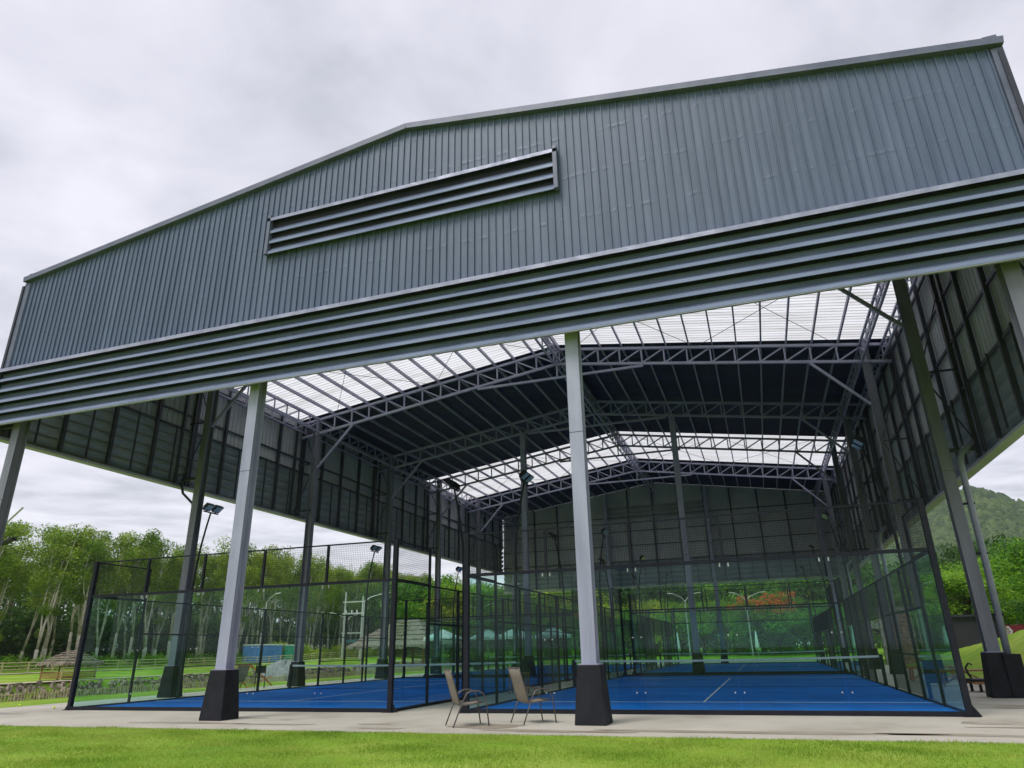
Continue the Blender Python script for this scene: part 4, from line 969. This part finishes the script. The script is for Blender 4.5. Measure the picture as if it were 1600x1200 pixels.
lamp((5.2, 63, .3), 5.4, ((1.4, .4), (-1.0, -.2)), 'twin armed pale lamp post behind the rear wall opening, right one')
ls = empty('street_lamp', (-20.3, 2.0, -.1), 'tall lamp post out of frame at the left, its slanted arm and lamp reaching in', 'street lamp')
MB().tube([(-20.3, 2, -.1), (-20.3, 2, 5.2)], [.08,.06], 8).build('pole', M['greypole'], ls)
MB().tube([(-20.3, 2, 5.1), (-18.41, 2.0, 6.54)], .035, 8).build('arm', M['greypole'], ls)
MB().tube([(-20.3, 2, 4.7), (-19.0, 2.0, 5.26)], .03, 8).build('arm', M['greypole'], ls)
MB().bar((-19.05,2,5.25), (-18.49,2,5.42), .2, .08).build('lamp_head', M['black'], ls)

# ------------------------------------------------------------------ hill
hxs = np.linspace(60, 900, 210); hys = np.linspace(420, 1000, 130); HX, HY = np.meshgrid(hxs, hys)
def ridge(x_):   # skyline seen in the photograph falls to the right
    return np.interp(x_, [60, 110, 170, 205, 260, 330, 500, 900], [55, 88, 112, 96, 84, 78, 60, 20])
prof_ = np.interp(HY, [420, 600, 700, 1000], [-2, 1, 1.02, .2]); prof_ = np.clip((HY-420)/180, 0, 1)**.8*np.where(HY > 640, 1-(HY-640)/600, 1)
HZ = ridge(HX*(600/np.maximum(HY, 560)))*prof_+4*np.sin(HX*.05+HY*.03)*prof_+3*np.sin(HX*.021-HY*.06)*prof_
HZ += rng.normal(0, 1.1, HZ.shape)*np.clip(prof_*2, 0, 1)-3
V = np.stack([HX, HY, HZ], -1).reshape(-1, 3); nx = len(hxs); idx = (np.arange(len(hys)-1)[:, None]*nx+np.arange(nx-1)[None, :]).ravel()
M['hill'] = var_mat('wooded_hillside', (.02,.045,.02), (.075,.12,.04), .09, .95, bump=0, detail=8, spec=.1)
tag(mesh_obj('hill', V, np.stack([idx, idx+1, idx+nx+1, idx+nx], -1), M['hill'], smooth=False), kind='structure')
# canopy on the hill: crown-sized clumps as one mass
gg = np.random.default_rng(4); nn = 9000
cx_ = gg.uniform(90, 420, nn); cy_ = gg.uniform(430, 640, nn)
pf = np.clip((cy_-420)/180, 0, 1)**.8; cz_ = np.array([np.interp(a*(600/max(b, 560)), [60,110,170,205,260,330,500,900], [55,88,112,96,84,78,60,20]) for a, b in zip(cx_, cy_)])*pf
cz_ += 4*np.sin(cx_*.05+cy_*.03)*pf+3*np.sin(cx_*.021-cy_*.06)*pf-3
base = np.array([(math.cos(t_)*math.cos(p_), math.sin(t_)*math.cos(p_), math.sin(p_)) for p_ in (0, .7) for t_ in np.arange(6)*math.pi/3]+[(0, 0, 1.)])
fs = [(i, (i+1) % 6, 6+(i+1) % 6) for i in range(6)]+[(i, 6+(i+1) % 6, 6+i) for i in range(6)]+[(6+i, 6+(i+1) % 6, 12) for i in range(6)]
sz = gg.uniform(2.0, 5.0, nn); P_ = np.stack([cx_, cy_, cz_], -1)[:, None, :]+base[None]*sz[:, None, None]*gg.uniform(.75, 1.25, (nn, 13, 1))*np.array([1, 1, 1.1])
Fh = (np.array(fs)[None]+(np.arange(nn)*13)[:, None, None]).reshape(-1, 3)
M['hillleaf'] = leaf_mat('hill_leaf', (.012,.045,.012), (.045,.11,.025), (.13,.20,.05))
tag(mesh_obj('hill_forest', P_.reshape(-1, 3), Fh, M['hillleaf']), kind='stuff')

# ------------------------------------------------------------------ grass blades in the foreground
def grass(n, x0, x1, y0, y1, hmin, hmax, seed):
    g_ = np.random.default_rng(seed); P_ = np.stack([g_.uniform(x0, x1, n), g_.uniform(y0, y1, n), np.zeros(n)], -1)
    edge = PY0+.012+.022*np.sin(P_[:, 0]*7.3)+.018*np.sin(P_[:, 0]*17.1+1)+.012*np.sin(P_[:, 0]*41+2)
    P_[:, 1] = np.where(P_[:, 1] > y1-.0, y1, P_[:, 1]); P_[:, 1] = np.minimum(P_[:, 1], edge)
    cl = .5+.5*np.sin(P_[:, 0]*2.1+1.7*np.sin(P_[:, 1]*1.3))*np.sin(P_[:, 1]*3.1+1.1*np.sin(P_[:, 0]*1.7)); keep = g_.random(n) < .25+.75*cl; P_ = P_[keep]; cl = cl[keep]; n = len(P_)
    P_[:, 2] = H(P_[:, 0], P_[:, 1])-.005
    a = g_.uniform(0, 2*np.pi, n); h_ = (g_.uniform(hmin, hmax, n)*(.7+.6*cl))[:, None]; h_[g_.random(n) < .01] *= 1.9; w_ = g_.uniform(.003, .007, n)[:, None]
    d = np.stack([np.cos(a), np.sin(a), 0*a], -1); l = np.stack([g_.normal(0, .55, n), g_.normal(0, .55, n), np.ones(n)], -1)
    return np.stack([P_-d*w_, P_+d*w_, P_+l*h_], 1).reshape(-1, 3), np.arange(3*n).reshape(n, 3)
v, f = grass(330000, -9.5, 11.5, -10.5, -3.80, .015, .045, 3)
tag(mesh_obj('grass', v, f, M['grassblade']), 'short bright green grass in front of the paving', None, None, 'stuff')

# ------------------------------------------------------------------ air
hz_m = bpy.data.materials.new('air_haze'); hz_m.use_nodes = True; t = hz_m.node_tree; t.nodes.clear()
o_ = t.nodes.new('ShaderNodeOutputMaterial'); pv_ = t.nodes.new('ShaderNodeVolumePrincipled')
pv_.inputs['Color'].default_value = (.86, .90, .97, 1); pv_.inputs['Density'].default_value = .00018; t.links.new(pv_.outputs[0], o_.inputs['Volume'])
tag(MB().box(-1002, 1002, -402, 1102, -9, 135).build('haze', hz_m), kind='stuff')
scn.cycles.volume_bounces = 1
